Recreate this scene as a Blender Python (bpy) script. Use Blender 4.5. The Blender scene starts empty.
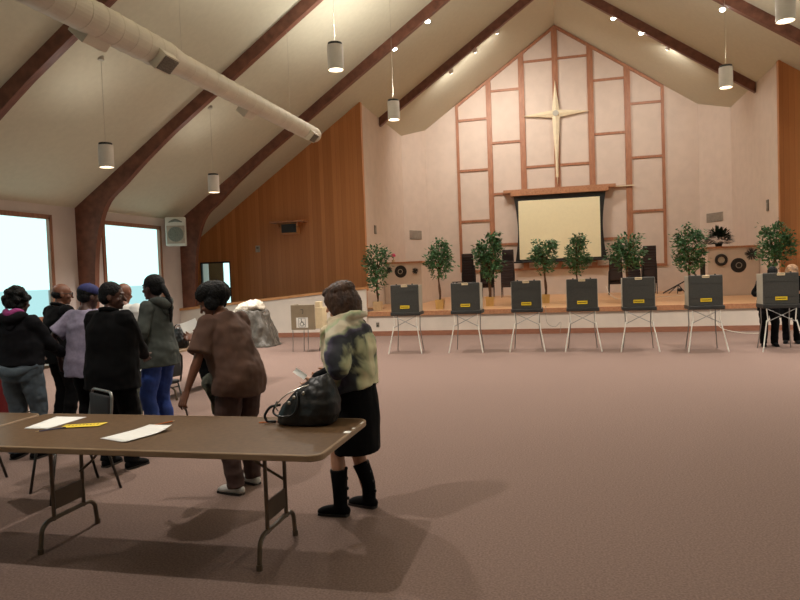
import bpy, bmesh, math, random
import numpy as np
from mathutils import Vector, Matrix, noise
random.seed(7)
S = bpy.context.scene
COL = S.collection
PI = math.pi
XR = -0.175          # ridge
def Zc(x): return 11.04 - .69*abs(x-XR)

# ------------------------------------------------------------------ materials
def lin(c):
    return tuple(((v/255)/12.92 if v/255 <= .04045 else ((v/255+.055)/1.055)**2.4) for v in c) + (1,)
def mat(name, rgb, rough=.6, var=.0, nscale=8, bump=0, bscale=60, metal=0, rgb2=None, emit=None, estr=0, stretch=None, spec=.5, ds=(.35,.65)):
    m = bpy.data.materials.new(name); m.use_nodes = True
    nt = m.node_tree; b = nt.nodes['Principled BSDF']
    b.inputs['Roughness'].default_value = rough; b.inputs['Metallic'].default_value = metal
    b.inputs['Specular IOR Level'].default_value = spec
    tc = nt.nodes.new('ShaderNodeTexCoord'); mp = nt.nodes.new('ShaderNodeMapping')
    nt.links.new(tc.outputs['Object'], mp.inputs['Vector'])
    if stretch: mp.inputs['Scale'].default_value = stretch
    no = nt.nodes.new('ShaderNodeTexNoise'); no.inputs['Scale'].default_value = nscale; no.inputs['Detail'].default_value = 4
    nt.links.new(mp.outputs['Vector'], no.inputs['Vector'])
    cr = nt.nodes.new('ShaderNodeValToRGB')
    c = lin(rgb)
    if rgb2: c2 = lin(rgb2)
    else: c2 = tuple(max(0, min(1, v*(1-var*2))) for v in c[:3])+(1,); c = tuple(min(1, v*(1+var)) for v in c[:3])+(1,)
    cr.color_ramp.elements[0].position = ds[0]; cr.color_ramp.elements[1].position = ds[1]
    cr.color_ramp.elements[0].color = c2; cr.color_ramp.elements[1].color = c
    nt.links.new(no.outputs['Fac'], cr.inputs['Fac']); nt.links.new(cr.outputs['Color'], b.inputs['Base Color'])
    if bump:
        n2 = nt.nodes.new('ShaderNodeTexNoise'); n2.inputs['Scale'].default_value = bscale; n2.inputs['Detail'].default_value = 3
        nt.links.new(mp.outputs['Vector'], n2.inputs['Vector'])
        bp = nt.nodes.new('ShaderNodeBump'); bp.inputs['Strength'].default_value = bump; bp.inputs['Distance'].default_value = .02
        nt.links.new(n2.outputs['Fac'], bp.inputs['Height']); nt.links.new(bp.outputs['Normal'], b.inputs['Normal'])
    if emit:
        b.inputs['Emission Color'].default_value = lin(emit); b.inputs['Emission Strength'].default_value = estr
    return m
def boards(name, rgbs, width, axis='X', rough=.45, grain=(30,30,1.2), origin='Object'):
    m = bpy.data.materials.new(name); m.use_nodes = True
    nt = m.node_tree; N = nt.nodes.new; L = nt.links.new; b = nt.nodes['Principled BSDF']
    b.inputs['Roughness'].default_value = rough
    tc = N('ShaderNodeTexCoord'); sp = N('ShaderNodeSeparateXYZ'); L(tc.outputs[origin], sp.inputs[0])
    d = N('ShaderNodeMath'); d.operation = 'DIVIDE'; d.inputs[1].default_value = width; L(sp.outputs[axis], d.inputs[0])
    fl = N('ShaderNodeMath'); fl.operation = 'FLOOR'; L(d.outputs[0], fl.inputs[0])
    wn = N('ShaderNodeTexWhiteNoise'); wn.noise_dimensions = '1D'; L(fl.outputs[0], wn.inputs['W'])
    mp = N('ShaderNodeMapping'); mp.inputs['Scale'].default_value = grain; L(tc.outputs[origin], mp.inputs[0])
    no = N('ShaderNodeTexNoise'); no.inputs['Scale'].default_value = 1; no.inputs['Detail'].default_value = 6; L(mp.outputs[0], no.inputs['Vector'])
    mx = N('ShaderNodeMath'); mx.operation = 'MULTIPLY_ADD'; mx.inputs[1].default_value = .55; L(wn.outputs['Value'], mx.inputs[0])
    m2 = N('ShaderNodeMath'); m2.operation = 'MULTIPLY'; m2.inputs[1].default_value = .45; L(no.outputs['Fac'], m2.inputs[0]); L(m2.outputs[0], mx.inputs[2])
    cr = N('ShaderNodeValToRGB'); cr.color_ramp.elements[0].color = lin(rgbs[0]); cr.color_ramp.elements[1].color = lin(rgbs[-1])
    if len(rgbs) == 3:
        e = cr.color_ramp.elements.new(.5); e.color = lin(rgbs[1])
    L(mx.outputs[0], cr.inputs[0])
    fr = N('ShaderNodeMath'); fr.operation = 'FRACT'; L(d.outputs[0], fr.inputs[0])
    gp = N('ShaderNodeMath'); gp.operation = 'LESS_THAN'; gp.inputs[1].default_value = .05; L(fr.outputs[0], gp.inputs[0])
    mix = N('ShaderNodeMix'); mix.data_type = 'RGBA'; mix.blend_type = 'MULTIPLY'
    mix.inputs[7].default_value = (.78,.72,.68,1); L(gp.outputs[0], mix.inputs[0]); L(cr.outputs[0], mix.inputs[6]); L(mix.outputs[2], b.inputs['Base Color'])
    return m
def wood(name, c1, c2, stretch=(3,3,.5), rough=.5, nscale=6):
    return mat(name, c2, rough, nscale=nscale, rgb2=c1, stretch=stretch, ds=(.3,.7))
M = {}
M['carpet'] = mat('carpet', (133,112,103), .95, var=.13, nscale=75, bump=.35, bscale=420, spec=.1)
M['ceiling'] = mat('ceiling_plaster', (202,197,176), .9, var=.015, nscale=9, bump=.06, bscale=160, spec=.1)
M['wall'] = mat('wall_paint', (214,196,182), .85, var=.02, nscale=3, bump=.1, bscale=120, spec=.15)
M['wallleft'] = mat('side_wall_paint', (196,184,178), .85, var=.02, nscale=3, spec=.15)
M['guard'] = mat('guard_wall_paint', (214,202,190), .85, var=.02, nscale=3, spec=.15)
M['panel'] = boards('cedar_boards', [(172,108,60),(190,124,72),(206,140,86)], .14, 'X')
M['beam'] = wood('glulam', (96,58,44), (128,82,64), (1.2,8,1.2), .5, 5)
M['oak'] = wood('oak_trim', (158,108,76), (186,134,98), (3,3,3), .45)
M['oakcap'] = wood('oak_cap', (178,122,74), (206,150,98), (1,8,8), .4)
M['frame'] = wood('window_wood', (126,84,62), (150,104,80), (3,3,.6), .5)
M['grid'] = wood('grid_wood', (152,100,72), (176,122,90), (3,3,.6), .5)
M['stagefloor'] = boards('stage_floor_boards', [(196,146,102),(222,172,126)], .09, 'Y', .3, (1.5,30,30))
M['base'] = wood('baseboard_wood', (140,92,72), (160,108,84), (1,6,6), .5)
M['cross'] = mat('cross_paint', (226,210,178), .5, var=.03)
M['screen'] = mat('screen_fabric', (236,226,188), .8, var=.01)
M['black'] = mat('black_plastic', (22,22,22), .5, var=.1)
M['blackfab'] = mat('black_fabric', (24,24,27), .85, var=.2, nscale=20, bump=.3, bscale=80)
M['duct'] = mat('duct_paint', (206,196,178), .55, var=.03, nscale=4)
M['grille'] = mat('grille_grey', (120,112,100), .6, var=.2, nscale=60)
M['white'] = mat('white_paint', (225,222,214), .5, var=.02)
M['speaker'] = mat('speaker_white', (205,205,195), .5, var=.02)
M['spkgrille'] = mat('speaker_grille', (120,125,115), .6, var=.3, nscale=90)
M['lampbody'] = mat('pendant_white', (215,208,200), .4, var=.02)
M['lens'] = mat('lamp_lens', (255,240,215), .3, emit=(255,232,195), estr=9)
M['lens2'] = mat('track_lens', (255,250,240), .3, emit=(255,246,228), estr=30)
M['laminate'] = mat('table_laminate', (104,80,56), .42, var=.06, nscale=30, rgb2=(92,70,48), spec=.35)
M['edgeband'] = mat('table_edge', (146,122,96), .4, var=.05, spec=.35)
M['metalbrown'] = mat('brown_steel', (96,82,66), .4, metal=.3, var=.05)
M['steel'] = mat('steel', (150,150,148), .3, metal=.9, var=.03)
M['legwhite'] = mat('leg_light', (226,222,212), .35, metal=.2, var=.02)
M['case'] = mat('case_plastic', (58,58,54), .55, var=.08, nscale=40)
M['casedark'] = mat('case_dark', (40,40,38), .55, var=.08)
M['wing'] = mat('privacy_wing', (176,170,156), .6, var=.03)
M['yellow'] = mat('label_yellow', (226,196,40), .5, var=.03)
M['ink'] = mat('label_ink', (50,44,20), .6)
M['tan'] = mat('tan_plastic', (138,122,98), .6, var=.04)
M['cream'] = mat('cream_plastic', (214,194,156), .6, var=.04)
M['paper'] = mat('paper', (240,240,236), .7, var=.01)
M['yellowpaper'] = mat('yellow_paper', (236,206,50), .6, var=.02)
M['pot'] = mat('pot_gold', (206,168,104), .35, metal=.3, var=.05)
M['pale_pot'] = mat('pot_pale', (214,186,146), .5, var=.05)
M['trunk'] = mat('tree_bark', (98,70,50), .9, var=.15, nscale=30)
M['leaf'] = mat('ficus_leaf', (86,132,84), .5, nscale=6, rgb2=(34,74,44), ds=(.3,.6))
M['leaf2'] = mat('fern_leaf', (28,54,34), .55, nscale=6, rgb2=(14,32,22))
M['pink'] = mat('pink_petals', (236,80,130), .6)
M['stackchair'] = mat('stack_chair_fabric', (52,38,36), .8, var=.1)
M['stackframe'] = mat('stack_chair_frame', (34,30,30), .4, metal=.4)
M['chairpad'] = mat('dark_chair_pad', (34,32,34), .7, var=.1)
M['chairframe'] = mat('dark_chair_frame', (62,58,54), .35, metal=.5)
M['plastic_sheet'] = mat('grey_sheet', (84,79,72), .35, var=.12, nscale=14, bump=.8, bscale=14)
M['sheet_white'] = mat('white_sheet', (216,208,192), .5, var=.05, nscale=20, bump=.6, bscale=20)
M['redcloth'] = mat('red_cloth', (122,24,26), .8, var=.1, nscale=5)
M['redthing'] = mat('red_plastic', (190,40,34), .4)
M['leather'] = mat('black_leather', (15,16,17), .42, var=.1, bump=.15, bscale=40)
M['zip'] = mat('zip_metal', (190,186,176), .3, metal=.8)
M['ceramic'] = mat('basket_dark', (48,44,42), .7, var=.2, nscale=70)
M['ringwhite'] = mat('ring_pale', (190,176,156), .7, var=.1)
M['vent'] = mat('vent_grille', (164,152,138), .6, var=.1)
M['door'] = mat('tan_door', (150,144,112), .6, var=.04)
M['cord'] = mat('white_cord', (220,214,200), .5)
M['grey'] = mat('grey_trim', (150,142,132), .6)
def emis(name, rgb, s):
    m = bpy.data.materials.new(name); m.use_nodes = True; nt = m.node_tree
    nt.nodes.clear(); o = nt.nodes.new('ShaderNodeOutputMaterial'); e = nt.nodes.new('ShaderNodeEmission')
    e.inputs[0].default_value = lin(rgb); e.inputs[1].default_value = s; nt.links.new(e.outputs[0], o.inputs[0]); return m
M['day'] = emis('daylit_blind', (200,246,243), 1.6)
M['daylow'] = emis('daylit_glass', (178,226,228), 1.1)
# skins and clothes
M['skin_dark'] = mat('skin_deep', (72,44,34), .5, var=.06, nscale=12)
M['skin_brown'] = mat('skin_brown', (112,70,50), .5, var=.06, nscale=12)
M['skin_light'] = mat('skin_fair', (196,146,118), .5, var=.05, nscale=12)
M['eye'] = mat('eye_white', (120,108,98), .4)
M['hair_black'] = mat('hair_black', (7,7,8), .7, spec=.25, var=.3, nscale=40, bump=.8, bscale=60)
M['hair_brown'] = mat('hair_brown', (86,58,40), .6, nscale=18, rgb2=(48,30,22), bump=.8, bscale=40, stretch=(1,1,.4))
M['hair_blond'] = mat('hair_fair', (160,122,86), .6, nscale=18, rgb2=(110,80,56), bump=.8, bscale=40)
M['navy'] = mat('navy_cap', (28,34,88), .8, var=.1)
M['c_black'] = mat('cloth_black', (10,10,12), .9, spec=.15, var=.12, nscale=10)
M['c_hoodie'] = mat('cloth_dark_hoodie', (17,17,21), .9, spec=.15, var=.12, nscale=10)
M['c_magenta'] = mat('cloth_magenta', (140,48,110), .85, var=.1)
M['c_jeans'] = mat('cloth_grey_jeans', (78,90,100), .85, var=.1, nscale=14)
M['c_blue'] = mat('cloth_blue_jeans', (36,62,132), .85, var=.1, nscale=14)
M['c_lav'] = mat('cloth_lavender', (140,132,154), .85, var=.06, nscale=40)
M['c_white'] = mat('cloth_white', (214,214,210), .85, var=.04)
M['c_olive'] = mat('cloth_grey_olive', (66,70,66), .9, spec=.2, var=.1, nscale=12)
M['c_brown'] = mat('cloth_brown', (84,58,46), .85, var=.08, nscale=10)
M['c_brown2'] = mat('cloth_brown_dark', (66,44,38), .85, var=.08, nscale=10)
M['shoe_white'] = mat('shoe_pale', (190,188,182), .5, var=.1, nscale=20)
M['sole'] = mat('shoe_sole', (40,36,34), .6)
M['cloth_grey'] = mat('cloth_grey_green', (96,98,86), .85, nscale=20, rgb2=(58,60,52))
def scarf_mat():
    m = bpy.data.materials.new('scarf_print'); m.use_nodes = True; nt = m.node_tree; b = nt.nodes['Principled BSDF']; N = nt.nodes.new; L = nt.links.new
    b.inputs['Roughness'].default_value = .75
    tc = N('ShaderNodeTexCoord'); sp = N('ShaderNodeSeparateXYZ'); L(tc.outputs['Object'], sp.inputs[0])
    n = N('ShaderNodeTexNoise'); n.inputs['Scale'].default_value = 4.5; n.inputs['Detail'].default_value = 3; n.inputs['Distortion'].default_value = .8; L(tc.outputs['Object'], n.inputs['Vector'])
    def ma(op, a, b_, c=None):
        q = N('ShaderNodeMath'); q.operation = op
        for i, v in enumerate((a, b_, c)):
            if v is None: continue
            if isinstance(v, (int, float)): q.inputs[i].default_value = v
            else: L(v, q.inputs[i])
        return q.outputs[0]
    v = ma('MULTIPLY_ADD', sp.outputs['Y'], 2.3, .5)
    v = ma('ADD', v, ma('MULTIPLY_ADD', n.outputs['Fac'], .7, -.35))
    v = ma('ADD', v, ma('MULTIPLY', ma('MAXIMUM', ma('SUBTRACT', sp.outputs['Z'], 1.28), 0), 3.0))
    cr = N('ShaderNodeValToRGB'); E = cr.color_ramp.elements
    E[0].position = .05; E[0].color = lin((216,208,170)); E[1].position = .95; E[1].color = lin((206,190,160))
    for p, c in ((.18,(212,204,164)), (.26,(176,180,142)), (.32,(52,56,60)), (.46,(40,38,50)), (.54,(74,66,88)), (.60,(150,160,130)), (.66,(222,208,180)), (.78,(218,208,184)), (.84,(176,190,150))):
        e = E.new(p); e.color = lin(c)
    L(v, cr.inputs['Fac']); L(cr.outputs['Color'], b.inputs['Base Color'])
    return m
M['scarf'] = scarf_mat()
M['collar'] = mat('collar_tan', (150,106,62), .8, var=.1)

# ------------------------------------------------------------------ mesh helpers
def box(bm, a, b, bev=0):
    x0,y0,z0 = a; x1,y1,z1 = b
    r = bmesh.ops.create_cube(bm, size=1, matrix=Matrix.Translation(((x0+x1)/2,(y0+y1)/2,(z0+z1)/2)) @ Matrix.Diagonal((x1-x0,y1-y0,z1-z0,1)))
    if bev:
        es = list({e for v in r['verts'] for e in v.link_edges})
        bmesh.ops.bevel(bm, geom=es, offset=bev, segments=2, affect='EDGES', profile=.5)
def B(a, b, bev=0):
    bm = bmesh.new(); box(bm, a, b, bev); return bm
def ring_loft(bm, rings, closed=True, caps=True):
    vs = [[bm.verts.new(p) for p in r] for r in rings]
    n = len(vs[0])
    for i in range(len(vs)-1):
        for j in range(n if closed else n-1):
            k = (j+1) % n
            bm.faces.new((vs[i][j], vs[i][k], vs[i+1][k], vs[i+1][j]))
    if caps:
        bm.faces.new(vs[0][::-1]); bm.faces.new(vs[-1])
def cr(pts, k=4):
    pts = [np.array(p, float) for p in pts]
    if len(pts) < 3: 
        return [pts[0] + (pts[-1]-pts[0])*t/k for t in range(k+1)]
    out = []
    for i in range(len(pts)-1):
        p0 = pts[max(i-1,0)]; p1 = pts[i]; p2 = pts[i+1]; p3 = pts[min(i+2,len(pts)-1)]
        for t in range(k):
            u = t/k
            out.append(.5*((2*p1)+(-p0+p2)*u+(2*p0-5*p1+4*p2-p3)*u*u+(-p0+3*p1-3*p2+p3)*u**3))
    out.append(pts[-1]); return out
def tube(bm, pts, rad, side=None, n=10, k=4, dome=True, smooth=True):
    """swept body: rad is a number, list of numbers or list of (a,b) with a along `side`"""
    pts = [tuple(p) for p in pts]
    if not hasattr(rad, '__len__'): rad = [rad]*len(pts)
    rr = [(r, r) if not hasattr(r, '__len__') else tuple(r) for r in rad]
    cat = [tuple(p)+r for p, r in zip(pts, rr)]
    cat = cr(cat, k) if smooth else [np.array(c, float) for c in cat]
    P = [Vector(c[:3]) for c in cat]; R = [(max(c[3],.0005), max(c[4],.0005)) for c in cat]
    rings = []; prev = None
    T = []
    for i in range(len(P)):
        t = (P[min(i+1,len(P)-1)]-P[max(i-1,0)])
        T.append(t.normalized() if t.length > 1e-9 else Vector((0,0,1)))
    def ring(p, t, a, b):
        nonlocal prev
        s = Vector(side) if side is not None else (prev if prev is not None else (Vector((1,0,0)) if abs(t.x) < .8 else Vector((0,1,0))))
        s = (s - t*s.dot(t))
        s = s.normalized() if s.length > 1e-6 else t.orthogonal().normalized()
        prev = s; u = t.cross(s)
        return [p + s*(a*math.cos(2*PI*j/n)) + u*(b*math.sin(2*PI*j/n)) for j in range(n)]
    if dome:
        m = min(R[0])
        for q in (.93,.6): rings.append(ring(P[0]-T[0]*m*q, T[0], R[0][0]*math.sqrt(1-q*q), R[0][1]*math.sqrt(1-q*q)))
    for p, t, r in zip(P, T, R): rings.append(ring(p, t, *r))
    if dome:
        m = min(R[-1])
        for q in (.6,.93): rings.append(ring(P[-1]+T[-1]*m*q, T[-1], R[-1][0]*math.sqrt(1-q*q), R[-1][1]*math.sqrt(1-q*q)))
    ring_loft(bm, rings)
def cyl(bm, p, q, r, n=12, r2=None):
    tube(bm, [p, q], [r, r if r2 is None else r2], n=n, k=1, dome=False)
def ell(bm, c, r, rot=None, seg=16):
    m = Matrix.Translation(c) @ (rot.to_4x4() if rot else Matrix()) @ Matrix.Diagonal((r[0],r[1],r[2],1))
    bmesh.ops.create_uvsphere(bm, u_segments=seg, v_segments=seg//2+2, radius=1, matrix=m)
def bent(pts, r=.05, k=5):
    """polyline with rounded corners"""
    pts = [Vector(p) for p in pts]; out = [pts[0]]
    for i in range(1, len(pts)-1):
        a = pts[i-1]-pts[i]; b = pts[i+1]-pts[i]; d = min(r, a.length*.45, b.length*.45)
        A = pts[i]+a.normalized()*d; Bq = pts[i]+b.normalized()*d
        for t in range(k+1):
            u = t/k; out.append(A*(1-u)**2+pts[i]*2*u*(1-u)+Bq*u*u)
    out.append(pts[-1]); return out
def rod(bm, pts, r, bend=.05, n=8):
    tube(bm, bent(pts, bend), r, n=n, dome=False, smooth=False)
def obj(name, bm, m, parent=None, smooth=False, loc=None, mods=None):
    if isinstance(bm, bmesh.types.BMesh):
        bmesh.ops.recalc_face_normals(bm, faces=bm.faces)
        me = bpy.data.meshes.new(name); bm.to_mesh(me); bm.free()
    else: me = bm
    if smooth:
        me.polygons.foreach_set('use_smooth', [True]*len(me.polygons))
    me.materials.clear(); me.materials.append(m)
    o = bpy.data.objects.new(name, me); COL.objects.link(o)
    if parent: o.parent = parent
    if loc: o.location = loc
    return o
def tag(o, label, cat, group=None, kind=None):
    o['label'] = label; o['category'] = cat
    if group: o['group'] = group
    if kind: o['kind'] = kind
    return o
def struct(name, bm, m, parent=None, smooth=False):
    o = obj(name, bm, m, parent, smooth)
    if not parent: o['kind'] = 'structure'
    return o
def thing(name, label, cat, loc=(0,0,0), rotz=0, group=None):
    o = bpy.data.objects.new(name, None); COL.objects.link(o); o.empty_display_size = .1
    o.location = loc; o.rotation_euler = (0,0,rotz)
    return tag(o, label, cat, group)
def copy_tree(o, parent=None):
    c = o.copy(); COL.objects.link(c)
    if parent: c.parent = parent
    for ch in list(o.children): copy_tree(ch, c)
    return c
def remesh(bm, vox, smooth=2, fold=None, fac=.5):
    bmesh.ops.recalc_face_normals(bm, faces=bm.faces)
    me = bpy.data.meshes.new('tmp'); bm.to_mesh(me); bm.free()
    o = bpy.data.objects.new('tmp', me); COL.objects.link(o)
    r = o.modifiers.new('r', 'REMESH'); r.mode = 'VOXEL'; r.voxel_size = vox; r.adaptivity = 0; r.use_smooth_shade = True
    if smooth:
        s = o.modifiers.new('s', 'SMOOTH'); s.factor = fac; s.iterations = smooth
    dg = bpy.context.evaluated_depsgraph_get(); dg.update()
    out = bpy.data.meshes.new_from_object(o.evaluated_get(dg))
    bpy.data.objects.remove(o); bpy.data.meshes.remove(me)
    if fold:
        amp, sc, zs = fold
        n_ = len(out.vertices); co_ = np.zeros(n_*3); no_ = np.zeros(n_*3)
        out.vertices.foreach_get('co', co_); out.vertex_normals.foreach_get('vector', no_)
        co_ = co_.reshape(-1,3); no_ = no_.reshape(-1,3)
        for i_ in range(n_):
            p = Vector(co_[i_]); nz = noise.noise(Vector((p.x*sc, p.y*sc, p.z*sc*zs))) + .5*noise.noise(Vector((p.x*sc*2.3+5, p.y*sc*2.3, p.z*sc*zs*2.1)))
            co_[i_] += no_[i_]*(amp*nz)
        out.vertices.foreach_set('co', co_.ravel()); out.update()
    return out

# ------------------------------------------------------------------ room
XL, XRt, YB, YP, YS = -11.1, 10.75, 27.2, 20.2, 17.95
YN = -7.0
SL, SR = -6.03, 5.68      # chancel side walls
struct('floor', B((XL-1.2,YN,-.2),(XRt+.3,YB+.4,0)), M['carpet'])
# ceiling: two planes with thickness
bm = bmesh.new()
for x0, x1 in ((XL-1.3, XR), (XR, XRt+.5)):
    for zoff in (0,):
        v = [(x0,YN-.3,Zc(x0)),(x1,YN-.3,Zc(x1)),(x1,YB+.3,Zc(x1)),(x0,YB+.3,Zc(x0))]
        lo = [bm.verts.new(p) for p in v]; hi = [bm.verts.new((p[0],p[1],p[2]+.25)) for p in v]
        bm.faces.new(lo); bm.faces.new(hi[::-1])
        for i in range(4): bm.faces.new((lo[i],lo[(i+1)%4],hi[(i+1)%4],hi[i]))
struct('ceiling', bm, M['ceiling'])
# side walls with window openings
WZ0, WZ1 = 1.0, 3.22
winsL = [(2.0,4.45),(6.1,8.55),(10.25,12.82),(14.62,17.02)]
winsR = [(2.0,4.45),(6.1,8.55),(10.25,12.82),(14.62,17.02)]  # unseen right-hand windows, put in for the daylight their panes give
def side_wall(name, x0, x1, y0, y1, wins, m, zt=3.55):
    bm = bmesh.new(); y = y0
    for a, b in wins:
        box(bm, (x0,y,0),(x1,a,zt)); box(bm, (x0,a,0),(x1,b,WZ0)); box(bm, (x0,a,WZ1),(x1,b,zt)); y = b
    box(bm, (x0,y,0),(x1,y1,zt)); return struct(name, bm, m)
side_wall('wall_left', XL-.2, XL, YN, 18.3, winsL, M['wallleft'])
side_wall('wall_right', XRt, XRt+.2, YN, YP+.2, winsR, M['wallleft'])
def window(i, x, s, a, b):
    # s = +1 when the room lies to +x of the wall
    bm = bmesh.new(); w = .1
    x0, x1 = sorted((x-.04*s, x+.035*s))
    box(bm, (x0,a-w*.6,WZ0-w*.6),(x1,a+w*.4,WZ1+w*.6)); box(bm, (x0,b-w*.4,WZ0-w*.6),(x1,b+w*.6,WZ1+w*.6))
    box(bm, (x0,a,WZ0-w*.6),(x1,b,WZ0+w*.4)); box(bm, (x0,a,WZ1-w*.4),(x1,b,WZ1+w*.6))
    f = struct('window_%d'%i, bm, M['frame'])
    xs = sorted((x-.09*s, x-.08*s))
    p = obj('blind', B((xs[0],a,1.62),(xs[1],b,WZ1)), M['day'], f)
    xs = sorted((x-.13*s, x-.12*s))
    obj('glass_pane', B((xs[0],a,WZ0),(xs[1],b,1.66)), M['daylow'], f)
    rl = sorted((x-.1*s, x-.06*s))
    obj('blind_rail', B((rl[0],a+.04,1.61),(rl[1],b-.04,1.625)), M['daylow'], f)
n = 1
for a, b in winsL: window(n, XL, 1, a, b); n += 1
for a, b in winsR: window(n, XRt, -1, a, b); n += 1
# landing recess left of the cedar wall, beyond the third arch
bm = bmesh.new(); box(bm, (-12.25,18.3,0),(-12.05,YP+1.6,3.1)); box(bm, (-12.05,18.25,0),(XL,18.35,3.1)); box(bm,(-12.25,YP+1.45,0),(-10.3,YP+1.6,3.1)); struct('wall_landing', bm, M['wallleft'])
# gable wall behind the camera
bm = bmesh.new()
def poly_slab(bm, pts, y0, y1):
    a = [bm.verts.new((x,y0,z)) for x,z in pts]; b = [bm.verts.new((x,y1,z)) for x,z in pts]
    bm.faces.new(a); bm.faces.new(b[::-1])
    for i in range(len(pts)):
        j = (i+1)%len(pts); bm.faces.new((a[i],b[i],b[j],a[j]))
poly_slab(bm, [(XL-.2,0),(XRt+.2,0),(XRt+.2,Zc(XRt+.2)),(XR,Zc(XR)),(XL-.2,Zc(XL-.2))], YN-.2, YN)
struct('wall_rear', bm, M['wall'])
for i in range(4):
    xa = -8.6+i*4.6
    if i: continue
    f = struct('window_%d'%(9+i), B((xa-.1,YN,.5),(xa+2.9,YN+.04,3.0)), M['frame']); obj('glass_pane', B((xa,YN+.04,.6),(xa+2.8,YN+.05,2.9)), M['day'], f)  # unseen rear window, added with a glowing pane as daylight fill
# cedar board walls either side of the chancel
dL, dR, dB, dT = -11.72, -10.62, .18, 2.3
bm = bmesh.new()
poly_slab(bm, [(-12.1,0),(dL,0),(dL,Zc(dL)),(-12.1,Zc(-12.1))], YP, YP+.12)
poly_slab(bm, [(dL,dT),(dR,dT),(dR,Zc(dR)),(dL,Zc(dL))], YP, YP+.12)
poly_slab(bm, [(dL,0),(dR,0),(dR,dB),(dL,dB)], YP, YP+.12)
poly_slab(bm, [(dR,0),(SL,0),(SL,Zc(SL)),(dR,Zc(dR))], YP, YP+.12)
struct('wall_cedar_left', bm, M['panel'])
bm = bmesh.new(); poly_slab(bm, [(SR,0),(XRt+.1,0),(XRt+.1,Zc(XRt+.1)),(SR,Zc(SR))], YP, YP+.12)
struct('wall_cedar_right', bm, M['panel'])
struct('trim_1', B((SL-.02,YP-.02,1.2),(SL+.04,YP+.14,Zc(SL))), M['panel'])
struct('trim_2', B((SR-.04,YP-.02,.65),(SR+.02,YP+.14,Zc(SR))), M['panel'])
# door beside the ramp landing
d = struct('door_1', B((-11.55,YP+.25,dB),(-11.03,YP+.3,dT-.02)), M['door'])
obj('outside_light', B((-12.0,YP+1.4,dB),(-10.35,YP+1.43,2.6)), M['day'], d)
bm = bmesh.new(); box(bm,(dL,YP+.02,dB),(dL+.05,YP+.1,dT)); box(bm,(dR-.05,YP+.02,dB),(dR,YP+.1,dT)); box(bm,(dL,YP+.02,dT-.05),(dR,YP+.1,dT)); box(bm,(-11.03,YP+.26,1.38),(dR,YP+.29,1.44))
obj('door_frame', bm, M['casedark'], d)
# chancel
bm = bmesh.new(); box(bm,(SL-.15,YP+.12,0),(SL,25.7,Zc(SL)+.1)); struct('wall_chancel_left', bm, M['wall'])
bm = bmesh.new(); box(bm,(SR,YP+.12,0),(SR+.15,25.7,Zc(SR)+.1)); struct('wall_chancel_right', bm, M['wall'])
def diag(bm, xa, ya, xb, yb):
    za, zb = Zc(xa)+.1, Zc(xb)+.1
    d = .15
    a = [bm.verts.new(p) for p in ((xa,ya,0),(xb,yb,0),(xb,yb,zb),(xa,ya,za))]; b = [bm.verts.new(p) for p in ((xa,ya+d,0),(xb,yb+d,0),(xb,yb+d,zb),(xa,ya+d,za))]
    bm.faces.new(a); bm.faces.new(b[::-1])
    for i in range(4): j=(i+1)%4; bm.faces.new((a[i],b[i],b[j],a[j]))
bm = bmesh.new(); diag(bm, SL, 25.7, -5.38, YB); struct('wall_corner_left', bm, M['wall'])
bm = bmesh.new(); diag(bm, SR, 25.7, 4.9, YB); struct('wall_corner_right', bm, M['wall'])
bm = bmesh.new(); poly_slab(bm, [(-5.5,0),(5.0,0),(5.0,Zc(5.0)+.1),(XR,Zc(XR)+.1),(-5.5,Zc(-5.5)+.1)], YB, YB+.15); struct('wall_back', bm, M['wall'])
# stage
bm = bmesh.new(); box(bm, (-5.36,YS,0),(XRt,YP,.60)); box(bm,(SL,YP,0),(SR,YB,.60)); struct('wall_stage_front', bm, M['guard'])
bm = bmesh.new(); box(bm, (-5.36,YS-.02,.60),(XRt,YP,.66)); box(bm,(SL,YP,.60),(SR,YB,.66)); struct('floor_stage', bm, M['stagefloor'])
struct('trim_3', B((-5.36,YS-.05,.545),(XRt,YS-.015,.665)), M['oak'])
struct('baseboard_stage', B((-5.36,YS-.03,0),(XRt,YS,.13)), M['base'])
# ramp guard wall with rising cap
bm = bmesh.new()
def slope_slab(bm, x0, x1, za0, za1, zb0, zb1, y0, y1):
    poly_slab(bm, [(x0,za0),(x1,zb0),(x1,zb1),(x0,za1)], y0, y1)
slope_slab(bm, -12.0, -5.36, 0, .76, 0, 1.30, YS-.06, YS+.05); struct('wall_ramp', bm, M['guard'])
bm = bmesh.new(); slope_slab(bm, -12.0, -5.34, .76, .83, 1.30, 1.37, YS-.09, YS+.08); struct('trim_4', bm, M['oakcap'])
bm = bmesh.new(); box(bm, (XL,YS-.085,0),(-5.36,YS-.06,.13)); struct('baseboard_ramp', bm, M['base'])
bm = bmesh.new(); slope_slab(bm, -12.0, -5.36, 0, .18, 0, .65, YS+.05, YP); struct('floor_ramp', bm, M['carpet'])
struct('baseboard_left', B((XL,YN,0),(XL+.02,YS-.09,.12)), M['base'])
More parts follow.
